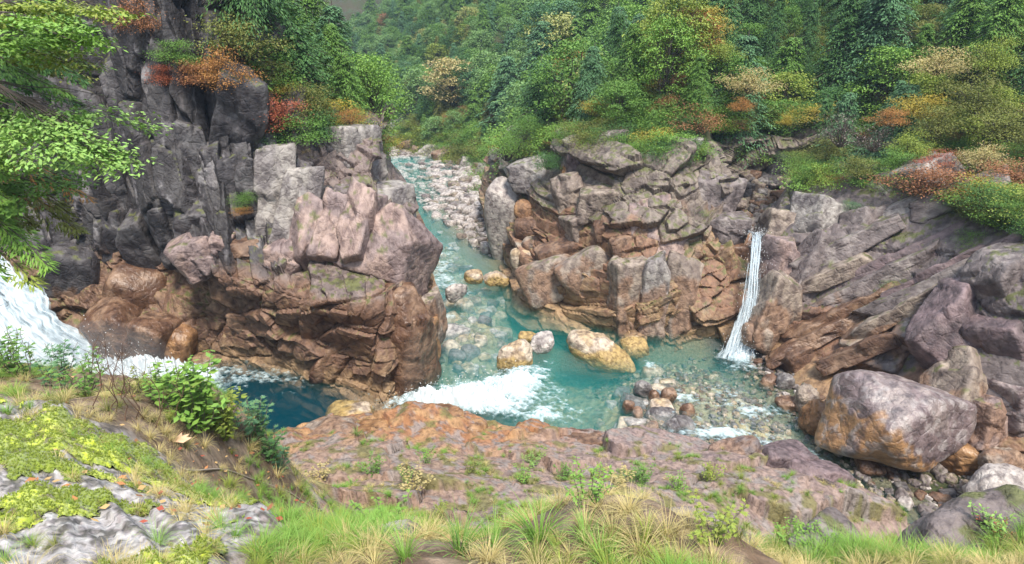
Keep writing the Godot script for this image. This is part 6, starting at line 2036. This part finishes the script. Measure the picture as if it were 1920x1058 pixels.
func build_left_tree():
	# a broadleaved tree rooted left of the frame reaches in; leaves in flat tiers
	var g := rng
	var t := thing("overhanging_tree", V(-8.6, 5.0, 7.4), "bright leafy tree reaching in over the left frame edge", "tree")
	var st := SurfaceTool.new()
	st.begin(Mesh.PRIMITIVE_TRIANGLES)
	var trunk := [V(-8.6, 4.2, 7.4), V(-8.4, 6.5, 7.5), V(-8.1, 8.5, 7.6), V(-8.0, 10.5, 7.5), V(-7.8, 12.5, 7.6)]
	tube(st, trunk, 0.16, 0.07, 9)
	var L := {}
	for q in [
		[Vector3(-5.50, 10.29, -7.60), 1.0, 0.28, 700, "yellow green"], [Vector3(-4.82, 10.00, -7.20), 0.7, 0.22, 520, "fresh green"], [Vector3(-5.47, 9.90, -7.00), 0.8, 0.25, 520, "fresh green"], [Vector3(-4.83, 10.29, -7.80), 0.45, 0.16, 220, "yellow green"],
		[Vector3(-6.21, 10.06, -8.20), 0.9, 0.3, 600, "fresh green"], [Vector3(-5.42, 9.76, -7.80), 0.45, 0.14, 220, "yellow green"],
		[Vector3(-5.15, 8.96, -7.00), 0.8, 0.24, 900, "pale green"], [Vector3(-4.66, 8.74, -6.90), 0.45, 0.16, 420, "pale green"], [Vector3(-5.80, 8.72, -7.20), 0.8, 0.26, 700, "fresh green"], [Vector3(-5.07, 9.10, -7.30), 0.5, 0.14, 350, "pale green"], [Vector3(-4.47, 8.65, -6.90), 0.25, 0.10, 150, "pale green"],
		[Vector3(-6.46, 8.98, -8.00), 0.7, 0.25, 500, "mid green"], [Vector3(-6.43, 8.12, -7.80), 0.7, 0.22, 450, "mid green"],
		[Vector3(-6.58, 10.35, -9.40), 0.9, 0.4, 600, "mid green"], [Vector3(-7.17, 9.64, -9.40), 0.9, 0.4, 600, "mid green"], [Vector3(-6.55, 9.56, -9.60), 0.6, 0.3, 360, "olive"], [Vector3(-7.35, 8.04, -9.20), 0.8, 0.4, 500, "mid green"], [Vector3(-6.65, 8.00, -9.00), 0.5, 0.25, 300, "mid green"], [Vector3(-7.63, 7.42, -9.00), 0.7, 0.4, 420, "olive"], [Vector3(-6.38, 10.08, -9.80), 0.5, 0.3, 300, "mid green"],
		[Vector3(-6.51, 9.47, -7.60), 0.9, 0.5, 600, "mid green"], [Vector3(-6.76, 8.42, -7.40), 0.9, 0.4, 600, "mid green"],
	]:
		var c: Vector3 = q[0]
		var a: Vector3 = trunk[2 if c.y < 8.6 else 3]
		var path := limb(a, c + Vector3(0, -0.05, 0), g, 6, 0.05, 0.05)
		tube(st, path, 0.035, 0.008, 5)
		if not L.has(q[4]): L[q[4]] = Leaves.new()
		for k in 10:
			var w := rv(g)
			var e := c + Vector3(w.x * q[1] * 0.42, w.y * q[2] * 0.3, w.z * q[1] * 0.42)
			var twig := limb(path[4 + k % 2], e, g, 4, 0.06, 0.03)
			tube(st, twig, 0.007, 0.002, 4)
			for n in int(q[3] / 4.0):
				var s := 1.0 - pow(g.randf(), 1.6) * 0.7
				var at: Vector3 = twig[2].lerp(twig[4], s) + Vector3(g.randfn() * 0.10, g.randfn() * 0.025 - 0.02, g.randfn() * 0.10)
				var dir := (e - c) * 0.8 + Vector3(g.randfn(), -0.35 + 0.2 * g.randfn(), g.randfn()) * 0.6
				L[q[4]].leaf(at, dir.normalized(), (Vector3.UP + rv(g) * 0.35).normalized(), g.randf_range(0.045, 0.085), g.randf_range(0.026, 0.042), shade(g))
	part_at(t, "trunk", from_st(st), M.bark)
	for tint in L: part_at(t, "crown", L[tint].mesh(), leaf_mat(tint))
	# conifer boughs between the leafy tiers and below them
	var t2 := thing("overhanging_conifer", V(-9.4, 4.6, 9.0), "dark conifer with drooping boughs between the leafy tiers on the left", "tree")
	st = SurfaceTool.new()
	st.begin(Mesh.PRIMITIVE_TRIANGLES)
	tube(st, [V(-9.4, 4.0, 9.0), V(-9.3, 8.0, 9.0), V(-9.2, 13.0, 9.0)], 0.15, 0.08, 8)
	L = {}
	for q in [
		[Vector3(-5.76, 9.47, -8.60), "deep green", 420], [Vector3(-5.88, 9.31, -8.40), "mid green", 420], [Vector3(-6.51, 9.37, -8.60), "deep green", 500], [Vector3(-6.05, 9.14, -8.80), "deep green", 300], [Vector3(-6.52, 9.59, -9.00), "deep green", 400], [Vector3(-6.89, 9.08, -9.00), "deep green", 400],
		[Vector3(-6.33, 7.67, -8.40), "olive", 380], [Vector3(-6.76, 7.73, -8.60), "orange", 160], [Vector3(-6.10, 7.49, -8.20), "olive", 320], [Vector3(-7.24, 7.39, -8.80), "olive", 320], [Vector3(-5.97, 7.89, -8.40), "orange", 120],
		[Vector3(-6.13, 7.52, -7.20), "fresh green", 420], [Vector3(-5.73, 7.38, -7.00), "fresh green", 300], [Vector3(-6.37, 7.66, -7.40), "fresh green", 420], [Vector3(-5.93, 7.13, -7.00), "yellow green", 200], [Vector3(-6.20, 8.14, -7.20), "fresh green", 400], [Vector3(-6.37, 7.24, -7.00), "mid green", 300], [Vector3(-6.24, 8.42, -7.40), "mid green", 300],
	]:
		var c: Vector3 = q[0]
		var a := V(-9.35, clampf(c.y + 0.6, 5.0, 12.5), 9.0)
		var path := limb(a, c, g, 8, 0.02, 0.10)
		tube(st, path, 0.02, 0.004, 5)
		if not L.has(q[1]): L[q[1]] = Leaves.new()
		var out := (c - a).normalized()
		var side := out.cross(Vector3.UP).normalized()
		for k in q[2]:
			var s := g.randf()
			var f := 4.0 + 3.99 * sqrt(s)
			var p: Vector3 = path[int(f)].lerp(path[mini(int(f) + 1, 8)], f - int(f))
			var w := g.randf_range(-1, 1)
			p += side * w * 0.30 * (1.15 - s) + Vector3(0, -0.12 * absf(w) * g.randf(), 0)
			L[q[1]].leaf(p, (out * 0.7 + side * w + Vector3(0, -0.4, 0) + rv(g) * 0.2).normalized(), (Vector3.UP + rv(g) * 0.3).normalized(), g.randf_range(0.07, 0.14), g.randf_range(0.018, 0.032), shade(g))
	part_at(t2, "trunk", from_st(st), M.bark)
	for tint in L: part_at(t2, "crown", L[tint].mesh(), leaf_mat(tint))
